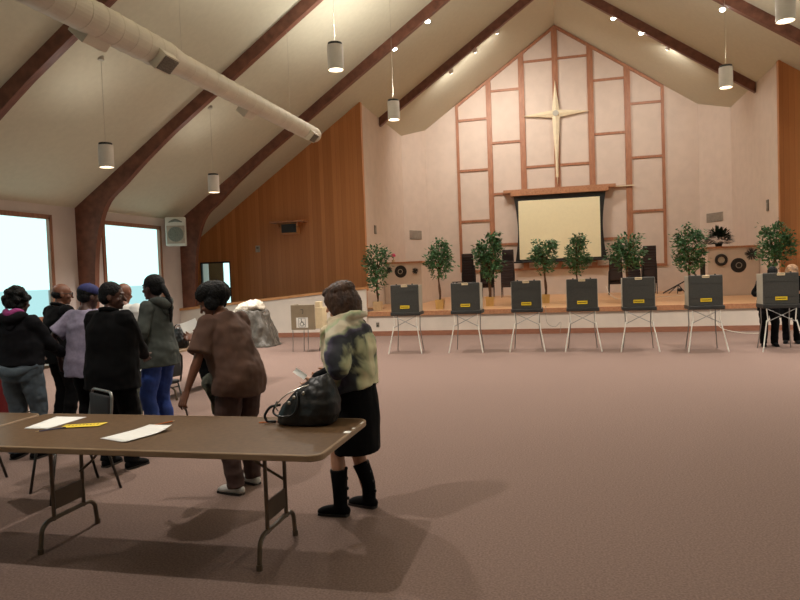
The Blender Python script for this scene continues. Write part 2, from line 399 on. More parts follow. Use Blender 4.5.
# arches (glulam) as one timber each
def arch(y, left_end, right_end, t=.15, knee=True):
    D = .30
    bm = bmesh.new()
    def prof(s, xe):
        # outer edge points then inner edge back, in (x,z); s=-1 left
        out = []; inn = []
        if xe is None:
            xw = XL if s < 0 else XRt
            out = [(xw, 0), (xw, Zc(xw))]
            w = abs(xw-XR)
            inn = [(xw - s*.36, 0), (xw - s*.42, 1.3), (xw - s*.5, 2.4), (xw-s*.64, 3.05), (xw-s*.90, 3.6), (xw-s*1.35, Zc(xw-s*1.35)-.46), (xw-s*1.95, Zc(xw-s*1.95)-.36), (xw-s*2.7, Zc(xw-s*2.7)-D)]
            c = cr([(a,b) for a,b in inn], 4); inn = [tuple(p) for p in c]
        else:
            out = [(xe, Zc(xe))]; inn = [(xe, Zc(xe)-D)]
        return out, inn
    oL, iL = prof(-1, left_end); oR, iR = prof(1, right_end)
    top = oL + [(XR, Zc(XR))] + oR[::-1]
    botm = iL + [(XR, Zc(XR)-D*1.1)] + iR[::-1]
    # build as two strips (front/back) from resampled param pairs
    def resample(pts, n):
        P = [np.array(p) for p in pts]; L = [0]
        for i in range(1,len(P)): L.append(L[-1]+np.linalg.norm(P[i]-P[i-1]))
        return P, L
    for side, (o_, i_) in enumerate(((oL,iL),(oR,iR))):
        o2 = o_ + [(XR, Zc(XR))]; i2 = i_ + [(XR, Zc(XR)-D*1.1)]
        n = len(i2); pairs = []
        if len(o_) == 1: pairs = [(o2[0], i2[0]), (o2[1], i2[1])]
        else:
            xw = o_[0][0]; s = -1 if side == 0 else 1
            for (ix, iz) in i2:
                if iz < 3.0 and abs(ix-xw) < .75: pairs.append(((xw, min(iz, Zc(xw))), (ix, iz)))
                else:
                    # project perpendicular-ish to roof line, clamp to the eave corner
                    u = abs(ix-xw); ox = xw - s*max(0, (u-.72)*1.0) if u < 2.7 else ix
                    if u < 2.7: ox = xw - s*max(0,(u-.72))*(2.7/(2.7-.72))
                    pairs.append(((ox, Zc(ox)), (ix, iz)))
        for y0 in (y, y+t):
            pass
        V = [[bm.verts.new((p[0],yy,p[1])) for yy in (y,y+t) for p in (a,b)] for a,b in pairs]
        for q in range(len(V)-1):
            A, C = V[q], V[q+1]   # order: front-out, front-in, back-out, back-in
            for f in ((A[0],A[1],C[1],C[0]),(A[2],C[2],C[3],A[3]),(A[1],A[3],C[3],C[1]),(A[0],C[0],C[2],A[2])): bm.faces.new(f)
        bm.faces.new((V[0][0],V[0][2],V[0][3],V[0][1]))
    bmesh.ops.remove_doubles(bm, verts=bm.verts, dist=.0005)
    return bm
for i, (y, le, re) in enumerate(((-3.5,None,None),(.75,None,None),(5.1,None,None),(9.42,None,None),(13.66,None,None),(18.06,None,None),(22.45,SL+.02,SR-.02))):
    struct('trim_%d'%(5+i), arch(y, le, re), M['beam'])
# ------------------------------------------------------------------ timber grid on the back wall
gx = [(-4.06,.11),(-2.78,.2),(-1.49,.22),(-.2,.22),(1.1,.22),(2.43,.22),(3.67,.11)]
bm = bmesh.new(); Y0, Y1 = YB-.06, YB
for i, (x, w) in enumerate(gx):
    poly_slab(bm, [(x-w/2,1.64),(x+w/2,1.64),(x+w/2,Zc(x+w/2)-.04),(x-w/2,Zc(x-w/2)-.04)] if abs(x-XR)>.1 else [(x-w/2,1.64),(x+w/2,1.64),(x+w/2,Zc(x+w/2)-.04),(XR,Zc(XR)-.04),(x-w/2,Zc(x-w/2)-.04)], Y0, Y1)
col = [[7.70,5.70,3.68],[8.74,6.71,4.70,2.70],[9.74,5.67,3.0],[9.74,5.67,3.0],[8.76,6.73,4.70,2.74],[7.76,5.74,3.72]]
for i, zs in enumerate(col):
    a = gx[i][0]+gx[i][1]/2; b = gx[i+1][0]-gx[i+1][1]/2
    for z in zs+[1.68]: box(bm, (a,Y0+.01,z-.045),(b,Y1,z+.045))
for a, b in ((-4.115,XR),(XR,3.725)):
    poly_slab(bm, [(a,Zc(a)-.14),(b,Zc(b)-.14),(b,Zc(b)-.02),(a,Zc(a)-.02)], Y0-.01, Y1)
struct('trim_12', bm, M['grid'])
# cross
def cross_bm():
    bm = bmesh.new(); cx, cz = -.21, 7.62; y0, y1, yf = YB-.10, YB-.16, YB-.24
    tips = [(0,1.28),(1.24,0),(0,-2.75),(-1.24,0)]; w = .14
    inner = [(w,w),(w,-w),(-w,-w),(-w,w)]
    c = bm.verts.new((cx,yf,cz)); outl = []
    for i in range(4):
        outl.append(tips[i]); outl.append(inner[i])
    fr = [bm.verts.new((cx+p[0],y1,cz+p[1])) for p in outl]; bk = [bm.verts.new((cx+p[0],y0,cz+p[1])) for p in outl]
    for i in range(8):
        j = (i+1)%8; bm.faces.new((c,fr[i],fr[j])); bm.faces.new((fr[i],bk[i],bk[j],fr[j]))
    bm.faces.new(bk); return bm
t = thing('wall_cross', 'large cream four-pointed star-shaped cross high on the back wall', 'cross', (0,0,0))
obj('cross_body', cross_bm(), M['cross'], t)
bm = bmesh.new(); cyl(bm, (-.21,YB-.25,7.62),(-.21,YB-.21,7.62),.11,20); obj('centre_disc', bm, M['wing'], t)
bm = bmesh.new(); box(bm,(-.26,YB-.12,5.2),(-.16,YB-.05,8.2)); obj('mounting_bar', bm, M['cross'], t)
# mantel beam
t = thing('mantel_beam', 'long wooden shelf beam above the projection screen', 'beam')
obj('beam_body', B((-2.0,YB-.45,4.53),(1.65,YB-.06,4.70),.01), M['oak'], t)
bm = bmesh.new(); box(bm,(-2.28,YB-.42,4.66),(1.92,YB-.06,4.78),.01); obj('shelf_top', bm, M['oak'], t)
bm = bmesh.new(); box(bm,(1.92,YB-.14,4.68),(2.6,YB-.08,4.72)); obj('curtain_rod', bm, M['cross'], t)
# projection screen
t = thing('projection_screen', 'pulled-down cream projection screen with black curved borders', 'projection screen')
ys = YB-.32
def outline(z, half, curve): return half - curve*math.sin(PI*z)
bm = bmesh.new(); N_ = 14; fr = []
cx = -.17
for y in (ys, ys+.02):
    row = []
    for i in range(N_+1):
        u = i/N_; z = 1.95 + (4.52-1.95)*u; hw = 1.72 - .13*math.sin(PI*min(1,u*1.0))
        row.append((bm.verts.new((cx-hw,y,z)), bm.verts.new((cx+hw,y,z))))
    fr.append(row)
for i in range(N_):
    for k in (0,1):
        bm.faces.new((fr[k][i][0],fr[k][i][1],fr[k][i+1][1],fr[k][i+1][0]))
    for s in (0,1): bm.faces.new((fr[0][i][s],fr[1][i][s],fr[1][i+1][s],fr[0][i+1][s]))
bm.faces.new((fr[0][0][0],fr[0][0][1],fr[1][0][1],fr[1][0][0])); bm.faces.new((fr[0][-1][0],fr[0][-1][1],fr[1][-1][1],fr[1][-1][0]))
obj('border', bm, M['black'], t)
obj('screen_fabric', B((cx-1.55,ys-.012,2.06),(cx+1.5,ys-.002,4.34)), M['screen'], t)
bm = bmesh.new(); cyl(bm,(cx-1.78,ys+.01,1.96),(cx+1.78,ys+.01,1.96),.035); obj('bottom_bar', bm, M['black'], t)
# vents, plates
def plate(name, label, cat, a, b, m, slats=0, horiz=True):
    t = thing(name, label, cat)
    obj('plate', B(a,b,.008), m, t)
    if slats:
        bm = bmesh.new()
        for i in range(slats):
            z = a[2]+(b[2]-a[2])*(i+.5)/slats; box(bm,(a[0]+.03,a[1]-.012,z-.008),(b[0]-.03,a[1]+.004,z+.008))
        obj('slats', bm, M['grey'], t)
    return t
def vent(label, x, y, z, w, h, rz):
    t = thing('air_vent', label, 'vent', (x,y,z), rz); obj('plate', B((-w/2,-.02,-h/2),(w/2,0,h/2),.005), M['vent'], t)
    for i in range(6):
        q = -h/2+h*(i+.5)/6; obj('slat', B((-w/2+.03,-.03,q-.01),(w/2-.03,-.018,q+.01)), M['grey'], t)
vent('beige slotted air vent on the chancel corner wall at left', -5.74, 26.36, 3.2, .8, .35, math.atan2(1.5,.65))
vent('beige slotted air vent on the chancel corner wall above the fern', 5.27, 26.49, 3.3, .85, .33, math.atan2(-1.5,.78))
def wallbox(name, label, cat, a, b, m):
    t = thing(name, label, cat); obj('housing', B(a,b,.006), m, t)
    c = [(a[i]+b[i])/2 for i in range(3)]; s = .012
    return t, c
t, c = wallbox('wall_sensor', 'narrow grey plate on the left chancel side wall', 'wall plate', (SL,21.36,3.02),(SL+.03,21.56,3.3), M['grille']); obj('slot', B((SL+.03,21.42,3.1),(SL+.035,21.5,3.22)), M['grey'], t)
t, c = wallbox('wall_sensor', 'narrow grey plate on the right chancel side wall', 'wall plate', (SR-.03,21.36,3.1),(SR,21.54,3.42), M['grille']); obj('slot', B((SR-.035,21.41,3.18),(SR-.03,21.49,3.34)), M['grey'], t)
t, c = wallbox('thermostat', 'small pale thermostat plate on the cedar boards', 'thermostat', (-9.69,YP-.03,2.55),(-9.54,YP,2.76), M['wing']); obj('dial', B((-9.65,YP-.04,2.66),(-9.58,YP-.03,2.72)), M['grille'], t)
t, c = wallbox('wall_outlet', 'grey electrical outlet low on the stage front wall', 'outlet', (-5.11,YS-.012,.24),(-5.02,YS,.37), M['grille']); obj('socket', B((-5.085,YS-.016,.27),(-5.045,YS-.01,.3)), M['black'], t)
# shelf with speaker on cedar wall
t = thing('wall_shelf', 'small wooden bracket shelf on the cedar board wall', 'shelf')
obj('shelf_board', B((-9.0,YP-.42,3.42),(-7.86,YP,3.47),.008), M['oak'], t)
for x in (-8.78,-8.1):
    bm = bmesh.new(); poly_slab(bm, [(0,0)]*0 or [(x-.02,3.3),(x+.02,3.3),(x+.02,3.42),(x-.02,3.42)], YP-.3, YP); obj('bracket', bm, M['panel'], t)
t = thing('wall_speaker', 'small dark loudspeaker box under the bracket shelf', 'loudspeaker')
obj('cabinet', B((-8.72,YP-.2,3.07),(-8.15,YP,3.41),.01), M['oakcap'], t); obj('grille_cloth', B((-8.68,YP-.215,3.11),(-8.19,YP-.2,3.38)), M['casedark'], t)
# white loudspeaker by third arch
t = thing('wall_speaker', 'white loudspeaker box mounted high beside the window', 'loudspeaker', (-10.55,16.98,2.70), math.radians(28))
obj('cabinet', B((-.27,-.02,0),(.27,.3,.80),.02), M['speaker'], t)
bm = bmesh.new(); cyl(bm,(0,-.035,.32),(0,-.02,.32),.21,28); obj('woofer', bm, M['spkgrille'], t)
obj('grille_cloth', B((-.24,-.03,.06),(.24,-.018,.56)), M['vent'], t)
bm = bmesh.new(); tube(bm, [(-.17,-.03,.66),(0,-.03,.71),(.17,-.03,.66)], [.015,.04,.015], n=8); obj('horn', bm, M['spkgrille'], t)
obj('bracket', B((-.05,.3,.3),(.05,.62,.4)), M['speaker'], t)
# ------------------------------------------------------------------ duct
t = thing('air_duct', 'long round beige air duct hanging below the ceiling at left', 'duct')
DX, DZ = -5.65, 5.02
bm = bmesh.new(); pts = [(DX,-3,DZ),(DX,8.9,DZ),(DX,9.3,DZ),(DX,15.1,DZ)]
rings = []
def circ(y, r): return [(DX+r*math.cos(a), y, DZ+r*math.sin(a)) for a in [2*PI*i/28 for i in range(28)]]
yy = -3.0; prof = []
while yy < 9.0: prof += [(yy,.215),(yy+.015,.222),(yy+.03,.215)]; yy += .3
prof += [(9.05,.215),(9.4,.175)]; yy = 9.6
while yy < 15.0: prof += [(yy,.175),(yy+.012,.18),(yy+.024,.175)]; yy += .35
prof += [(15.15,.175),(15.2,.16)]
ring_loft(bm, [circ(*p) for p in prof]); obj('pipe', bm, M['duct'], t, smooth=False)
for y, r in ((7.0,.215),(8.95,.2),(11.6,.175),(14.75,.175)):
    pass
def grille(y, ang, r, s=.26):
    R_ = Matrix.Translation((DX,y,DZ)) @ Matrix.Rotation(ang, 4, 'Y')
    bm = bmesh.new(); box(bm,(-s/2,-s*.7,-r-.1),(s/2,s*.7,-r+.12)); bmesh.ops.transform(bm, matrix=R_, verts=bm.verts)
    a = obj('outlet_box', bm, M['duct'], t)
    bm = bmesh.new(); box(bm,(-s/2+.02,-s*.7+.02,-r-.11),(s/2-.02,s*.7-.02,-r-.1))
    for i in range(6):
        x = -s/2+.04+i*(s-.08)/5; box(bm,(x-.004,-s*.7+.02,-r-.118),(x+.004,s*.7-.02,-r-.108))
    bmesh.ops.transform(bm, matrix=R_, verts=bm.verts); obj('grille', bm, M['grille'], a)
grille(8.75, -.75, .215, .26); grille(14.6, -.8, .175, .22)
for y, s in ((7.6,.28),(11.95,.22)):
    bm = bmesh.new(); R_ = Matrix.Translation((DX,y,DZ)) @ Matrix.Rotation(.75, 4, 'Y'); box(bm,(-s/2,-s*.8,-.30),(s/2,s*.8,-.12),.01); bmesh.ops.transform(bm, matrix=R_, verts=bm.verts)
    obj('outlet_box', bm, M['duct'], t)
for y in (1.0,5.2,9.5,13.75):
    bm = bmesh.new(); cyl(bm,(DX,y,DZ+.17),(DX,y,Zc(DX)),.0025,6)
    obj('hanger_wire', bm, M['wing'], t)
# ------------------------------------------------------------------ pendants
def pendant():
    t = thing('pendant_light', '', 'pendant light')
    bm = bmesh.new(); rr = []
    for z, r in ((.0,.122),(.0,.128),(.39,.128),(.39,.12)):
        rr.append([(r*math.cos(2*PI*i/28), r*math.sin(2*PI*i/28), z) for i in range(28)])
    inner = [[(r*math.cos(2*PI*i/28), r*math.sin(2*PI*i/28), z) for i in range(28)] for z, r in ((.38,.118),(.0,.118))]
    ring_loft(bm, rr+inner, caps=False)
    n_ = len(bm.verts); bm.verts.ensure_lookup_table()
    for j in range(28):
        k = (j+1)%28; bm.faces.new((bm.verts[n_-28+j], bm.verts[n_-28+k], bm.verts[k], bm.verts[j]))
    obj('lamp_shade', bm, M['lampbody'], t, smooth=False)
    bm = bmesh.new(); cyl(bm,(0,0,.385),(0,0,.43),.115,28); obj('top_cap', bm, M['black'], t)
    bm = bmesh.new(); cyl(bm,(0,0,.03),(0,0,.045),.116,28); obj('lens', bm, M['lens'], t)
    return t
pl = [(-3.5,14.3,5.0,'middle pendant hanging left of the back wall grid, nearest the chancel'),
      (-3.5,10.5,5.0,'white cylinder pendant light hanging highest and left of centre near the duct'),
      (-3.5,6.9,5.0,''),(-3.5,3.15,5.0,''),
      (3.15,14.6,5.1,'white cylinder pendant light at upper right near the right cedar wall'),
      (3.15,10.9,5.1,'white cylinder pendant light cut off by the top right corner'),
      (3.15,7.0,5.1,''),(3.15,3.2,5.1,''),
      (-7.9,10.6,3.78,'white cylinder pendant light above the window crowd at far left'),
      (-7.9,14.4,3.74,'white cylinder pendant light hanging low before the cedar wall'),
      (-7.9,6.9,3.78,''),(7.55,14.6,3.78,''),(7.55,10.8,3.78,''),(7.55,7.0,3.78,''),(-3.5,-.7,5.0,''),(3.15,-.7,5.0,''),(-3.5,-4.5,5.0,''),(3.15,-4.5,5.0,''),(-7.9,3.0,3.78,''),(7.55,3.0,3.78,''),(-7.9,-1.0,3.78,''),(7.55,-1.0,3.78,'')]  # unlabelled rows get no fixture; those behind the camera are added fill lamps
pl[0] = (-3.5,14.3,5.0,'white cylinder pendant light hanging in front of the left chancel side wall')
proto = pendant(); first = True
for (x,y,z,lab) in pl:
    if lab:
        o = proto if first else copy_tree(proto)
        first = False
        o.location = (x,y,z); o['label'] = lab; o['group'] = 'cylinder pendant lights'
        bm = bmesh.new(); cyl(bm,(0,0,.42),(0,0,Zc(x)-z),.003,6); cyl(bm,(0,0,Zc(x)-z-.04),(0,0,Zc(x)-z+.03),.055,16); obj('suspension_cord', bm, M['wing'], o)
    U = bpy.data.lights.new('ceiling_fill_spot', 'SPOT'); U.energy = (540 if abs(x) < 5 else 22)*(1.1 if y > 9 else .7 if y > 5 else .3); U.color = (1,.95,.86); U.spot_size = math.radians(165); U.spot_blend = 1; U.shadow_soft_size = .1  # added spot aimed up to brighten the ceiling; the pendant tops are closed
    uo = bpy.data.objects.new('ceiling_fill_spot', U); COL.objects.link(uo); uo.location = (x+.09,y+.06,z+.47); uo.rotation_euler = (PI,0,0)
    L = bpy.data.lights.new('pendant_or_fill_lamp', 'SPOT'); L.energy = 620 if y > 9 else 340 if (x == -3.5 and y > 2) else 120 if y > 2 else 20; L.color = (1,.92,.84); L.spot_size = math.radians(135); L.spot_blend = .7; L.shadow_soft_size = .05
    lo = bpy.data.objects.new('pendant_or_fill_lamp', L); COL.objects.link(lo); lo.location = (x,y,z+.0)
# track heads under the beams
tl = [(-3.57,22.85,8.44,0),(-2.74,22.85,9.04,0),(-1.99,22.85,9.57,0),(1.68,22.85,9.57,1),(2.5,22.85,9.01,1),(3.29,22.85,8.45,0),(3.95,18.5,7.98,1),(-4.45,18.5,7.97,0),(-3.49,18.5,8.6,0)]
labs = ['spotlight lowest on the left side of the last beam','spotlight in the middle of three on the last beam left of the ridge','spotlight nearest the ridge on the last beam, left side','bright spotlight nearest the ridge on the last beam, right side','bright spotlight in the middle of three right of the ridge','dimmer spotlight lowest of three right of the ridge','very bright spotlight by the top right beam, above the pendant light','dim spotlight behind the left pendant cord','dim spotlight higher on the second beam left of the ridge']
for (x,y,z,br), lab in zip(tl, labs):
    t = thing('spotlight', lab, 'spotlight', (x,y,z), 0, 'ceiling spotlights')
    d = Vector((-.3*x, 27.0-y, 5.2-z)).normalized() if y > 20 else Vector((-x*.5, -3.0, -8)).normalized()
    if br: d = (Vector((-1.0,4.5,1.7))-Vector((x,y,z))).normalized()*.5 + Vector((0,.1,-.6)); d.normalize()
    bm = bmesh.new(); cyl(bm, -d*.10, d*.07, .075, 16); obj('housing', bm, M['lampbody'], t)
    bm = bmesh.new(); cyl(bm, d*.071, d*.078, .066, 16); obj('lens', bm, M['lens2'], t)
    bm = bmesh.new(); cyl(bm,(0,0,.03),(0,0,Zc(x)-z+.02),.012,8); obj('stem', bm, M['lampbody'], t)
    L = bpy.data.lights.new('spot_lamp','SPOT'); L.energy = 360; L.color = (1,.93,.84); L.spot_size = math.radians(150); L.spot_blend = 1; L.shadow_soft_size = .08
    lo = bpy.data.objects.new('spot_lamp', L); COL.objects.link(lo); lo.location = Vector((x,y,z))+d*.12
    lo.rotation_euler = d.to_track_quat('-Z','Y').to_euler()
# ------------------------------------------------------------------ folding tables
def rrect(x0,x1,y0,y1,r,k=6):
    pts = []
    for cx,cy,a0 in ((x1-r,y1-r,0),(x0+r,y1-r,PI/2),(x0+r,y0+r,PI),(x1-r,y0+r,1.5*PI)):
        for i in range(k+1):
            a = a0+PI/2*i/k; pts.append((cx+r*math.cos(a), cy+r*math.sin(a)))
    return pts
def folding_table(label, x0, x1, y0, y1, legs, group=None, H=.74, along='X'):
    t = thing('folding_table', label, 'table', ((x0+x1)/2,(y0+y1)/2,0), 0, group)
    hx, hy = (x1-x0)/2, (y1-y0)/2
    P = rrect(-hx+.012,hx-.012,-hy+.012,hy-.012,.07)
    bm = bmesh.new(); ring_loft(bm, [[(x,y,z) for x,y in P] for z in (H-.03,H-.001)]); obj('tabletop', bm, M['laminate'], t)
    bm = bmesh.new()
    Po = rrect(-hx,hx,-hy,hy,.08); Pm = rrect(-hx+.004,hx-.004,-hy+.004,hy-.004,.076); Pi = rrect(-hx+.016,hx-.016,-hy+.016,hy-.016,.066)
    R_ = [[(x,y,H-.035) for x,y in Pi],[(x,y,H-.035) for x,y in Pm],[(x,y,H-.03) for x,y in Po],[(x,y,H-.004) for x,y in Po],[(x,y,H+.001) for x,y in Pm],[(x,y,H+.001) for x,y in Pi]]
    ring_loft(bm, R_, caps=False); obj('edge_band', bm, M['edgeband'], t)
    for lx in legs:
        # H frame across the table with bent foot bar
        s = 1 if lx > 0 else -1
        bm = bmesh.new()
        w = .12
        for yy in (-w-.02, w+.02): rod(bm, [(lx,yy,H-.035),(lx,yy,.17)], .013)
        rod(bm, [(lx,-.27,0.012),(lx,-.25,.15),(lx,-.2,.185),(lx,.2,.185),(lx,.25,.15),(lx,.27,.012)], .015, .06)
        for yy in (-.27,.27): cyl(bm,(lx,yy,0),(lx,yy,.035),.019,10)
        box(bm, (lx-.006,-w-.02,.24),(lx+.006,w+.02,.36))
        box(bm, (lx-.02,-.26,H-.055),(lx+.02,.26,H-.03))
        if along == 'Y': bmesh.ops.rotate(bm, cent=(0,0,0), matrix=Matrix.Rotation(PI/2,3,'Z'), verts=bm.verts)
        l = obj('leg_frame', bm, M['metalbrown'], t, smooth=False)
        bm = bmesh.new(); rod(bm, [(lx,w,.42),(lx-s*.12,w*.8,.5),(lx-s*.34,0,H-.04)], .009, .2)
        if along == 'Y': bmesh.ops.rotate(bm, cent=(0,0,0), matrix=Matrix.Rotation(PI/2,3,'Z'), verts=bm.verts)
        obj('folding_brace', bm, M['metalbrown'], l)
    return t
TX0, TX1 = -3.835, -1.30
folding_table('brown folding table in the foreground carrying the black handbag', TX0, TX1, 3.37, 4.30, [-.72,.79])
folding_table('brown folding table butted against the left end of the foreground table', -6.35, -3.862, 3.37, 4.30, [-.83,.83])
folding_table('brown folding table far behind the group, holding a black purse', -6.2, -5.26, 8.3, 10.7, [-.9,.9], along='Y')
lt = folding_table('brown folding table with a red skirt at the left edge', -8.3, -6.12, 6.35, 7.1, [-.8,.8])
# paper scraps of tape on table
def flat_sheet(name, label, cat, pts, z, m, th=.0012, group=None, curl=0, parts=None):
    c = [sum(p[i] for p in pts)/len(pts) for i in (0,1)]
    bm = bmesh.new()
    # bilinear grid for four-corner sheets
    n_ = 6; g = []
    a,b,c2,d_ = [Vector((p[0]-c[0],p[1]-c[1],0)) for p in pts]
    for i in range(n_+1):
        row = []
        for j in range(n_+1):
            u,v = i/n_, j/n_
            p = (a*(1-u)+b*u)*(1-v)+(d_*(1-u)+c2*u)*v
            p.z = curl*(max(0,v-.6)**2*(.5+u)+max(0,u-.8)**2)
            row.append(p)
        g.append(row)
    top = [[bm.verts.new(p+Vector((0,0,th))) for p in r] for r in g]; bot = [[bm.verts.new(p) for p in r] for r in g]
    for i in range(n_):
        for j in range(n_):
            bm.faces.new((top[i][j],top[i+1][j],top[i+1][j+1],top[i][j+1])); bm.faces.new((bot[i][j],bot[i][j+1],bot[i+1][j+1],bot[i+1][j]))
    for i in range(n_):
        for A_,B_ in (((i,0),(i+1,0)),((i,n_),(i+1,n_)),((0,i),(0,i+1)),((n_,i),(n_,i+1))):
            bm.faces.new((top[A_[0]][A_[1]],top[B_[0]][B_[1]],bot[B_[0]][B_[1]],bot[A_[0]][A_[1]]))
    o = obj(name, bm, m, None, smooth=True, loc=(c[0],c[1],z)); return tag(o, label, cat, group)
flat_sheet('paper_sheet','white paper sheet lying left on the foreground table','paper',[(-3.60,3.82),(-3.41,3.82),(-3.40,4.19),(-3.66,4.19)],.742,M['paper'],group='white papers on the foreground table')
flat_sheet('paper_sheet','white paper sheet with a lifted corner near the middle of the foreground table','paper',[(-2.84,3.61),(-2.60,3.53),(-2.50,3.87),(-2.73,3.96)],.742,M['paper'],curl=.12,group='white papers on the foreground table')
yp = flat_sheet('yellow_strip','narrow yellow paper strip with small print beside the left white paper','paper strip',[(-3.33,3.84),(-3.09,3.92),(-3.10,4.03),(-3.36,3.93)],.7445,M['yellowpaper'])
bm = bmesh.new()
for i in range(9):
    u = i/9; box(bm,(-.10+.022*i,-.03+.008*i,.0012),(-.088+.022*i,-.012+.008*i,.0018))
obj('print_marks', bm, M['ink'], yp)
def pencil(label, p, q, m, z=.742):
    t = thing('pencil', label, 'pencil', (p[0],p[1],z)); v = Vector((q[0]-p[0],q[1]-p[1],0)); r = .0042
    bm = bmesh.new(); cyl(bm,(0,0,r),tuple(v*.88+Vector((0,0,r))),r,6); obj('shaft', bm, M[m], t)
    bm = bmesh.new(); cyl(bm,tuple(v*.88+Vector((0,0,r))),tuple(v+Vector((0,0,r))),r,6,.0008); obj('tip', bm, M['cream'], t)
M['pencil'] = mat('pencil_orange', (206,112,50), .4); M['pencilb'] = mat('pencil_blue', (70,74,110), .4)
pencil('orange pencil lying at the corner of the middle white paper', (-2.71,3.95), (-2.63,4.11), 'pencil')
pencil('orange pencil lying left of the black handbag', (-2.0,4.10), (-1.84,4.15), 'pencil')
pencil('dark pen lying under the yellow strip', (-3.30,3.86), (-3.42,3.72), 'pencilb')
# ------------------------------------------------------------------ handbag
def handbag():
    t = thing('handbag', 'slouchy black leather handbag standing on the foreground table', 'handbag', (-1.68,4.14,.742), math.radians(0))
    bm = bmesh.new()
    # ring loft bag body
    prof = [(0,.185,.105),(.015,.20,.12),(.07,.21,.13),(.14,.19,.12),(.21,.145,.095),(.27,.10,.06),(.31,.06,.03)]
    rings = []
    for z,a,b in prof:
        rings.append([(a*math.copysign(abs(math.cos(q))**.75,math.cos(q))+.10*z/.31, b*math.copysign(abs(math.sin(q))**.75,math.sin(q)), z*(1+.06*math.cos(q))) for q in [2*PI*i/32 for i in range(32)]])
    ring_loft(bm, rings); me = remesh(bm, .006, 3, (.008,13,.8)); 
    for v in me.vertices:
        v.co.z = max(v.co.z, 0)
    obj('bag_body', me, M['leather'], t, smooth=True)
    bm = bmesh.new(); rod(bm, [(-.14,-.125,.10),(-.16,-.13,.13),(-.10,-.115,.20),(0,-.085,.245),(.07,-.05,.265)], .004, .05); obj('zipper', bm, M['zip'], t)
    bm = bmesh.new(); rod(bm, [(-.17,-.02,.12),(-.245,-.02,.11),(-.285,-.03,.05),(-.27,-.03,.012),(-.2,-.04,.012)], .009, .06); obj('handle', bm, M['leather'], t, smooth=True)
    bm = bmesh.new(); rod(bm, [(-.15,-.11,.16),(-.185,-.125,.09),(-.12,-.15,.065),(-.02,-.15,.08),(.0,-.13,.16),(-.02,-.1,.22)], .007, .06); obj('handle', bm, M['leather'], t, smooth=True)
    for x,y,z in ((-.03,-.12,.19),(.03,-.105,.215),(-.06,-.13,.155)):
        bm = bmesh.new(); ell(bm,(x,y,z),(.011,.008,.011),seg=10); obj('stud', bm, M['zip'], t)
    return t
handbag()
ft = bpy.data.objects['folding_table']
for (a_, b_) in (((1.255,.30,.7405),(1.266,.36,.7425)),((1.225,.05,.7405),(1.266,.10,.7425)),((1.245,.16,.7405),(1.262,.19,.7425))):
    obj('worn_edge_patch', B(a_, b_), M['paper'], ft)
# ------------------------------------------------------------------ chairs
def tub_chair(label, loc, rz, group=None):
    """stacking chair: tubular frame, pad seat, curved back; faces local +Y"""
    t = thing('stacking_chair', label, 'chair', loc, rz, group)
    obj('seat', B((-.22,-.2,.42),(.22,.22,.47),.02), M['chairpad'], t, smooth=True)
    bm = bmesh.new(); box(bm,(-.19,-.265,.52),(.19,-.235,.77),.012); obj('backrest', bm, M['chairpad'], t, smooth=True)
    bm = bmesh.new(); rod(bm, [(-.215,-.21,.44),(-.215,-.25,.62),(-.20,-.27,.80),(.20,-.27,.80),(.215,-.25,.62),(.215,-.21,.44)], .012, .06); obj('back_frame', bm, M['steel'] if 'grey tube' in label else M['chairframe'], t, smooth=True)
    for sx in (-1,1):
        bm = bmesh.new(); rod(bm, [(sx*.2,.19,.43),(sx*.23,.26,.0)], .012); obj('leg', bm, M['chairframe'], t, smooth=True)
        bm = bmesh.new(); rod(bm, [(sx*.2,-.18,.43),(sx*.23,-.29,.0)], .012); obj('leg', bm, M['chairframe'], t, smooth=True)
    bm = bmesh.new(); rod(bm, [(-.21,.2,.38),(.21,.2,.38)], .008); rod(bm, [(-.21,-.19,.38),(.21,-.19,.38)], .008); obj('stretcher', bm, M['chairframe'], t)
    return t
tub_chair('dark chair with a grey tube back standing behind the foreground table', (-3.99,4.72,0), math.radians(150))
tub_chair('dark chair at the far left edge behind the second table', (-5.2,4.75,0), math.radians(170))
tub_chair('dark chair cut off by the left edge in front of the tables', (-3.68,3.1,0), math.radians(30))
tub_chair('dark chair standing behind the tan accessible booth', (-5.22,14.75,0), math.radians(165))
tub_chair('dark chair hidden mostly behind the blue jeans near the far table', (-5.02,7.45,0), math.radians(75))
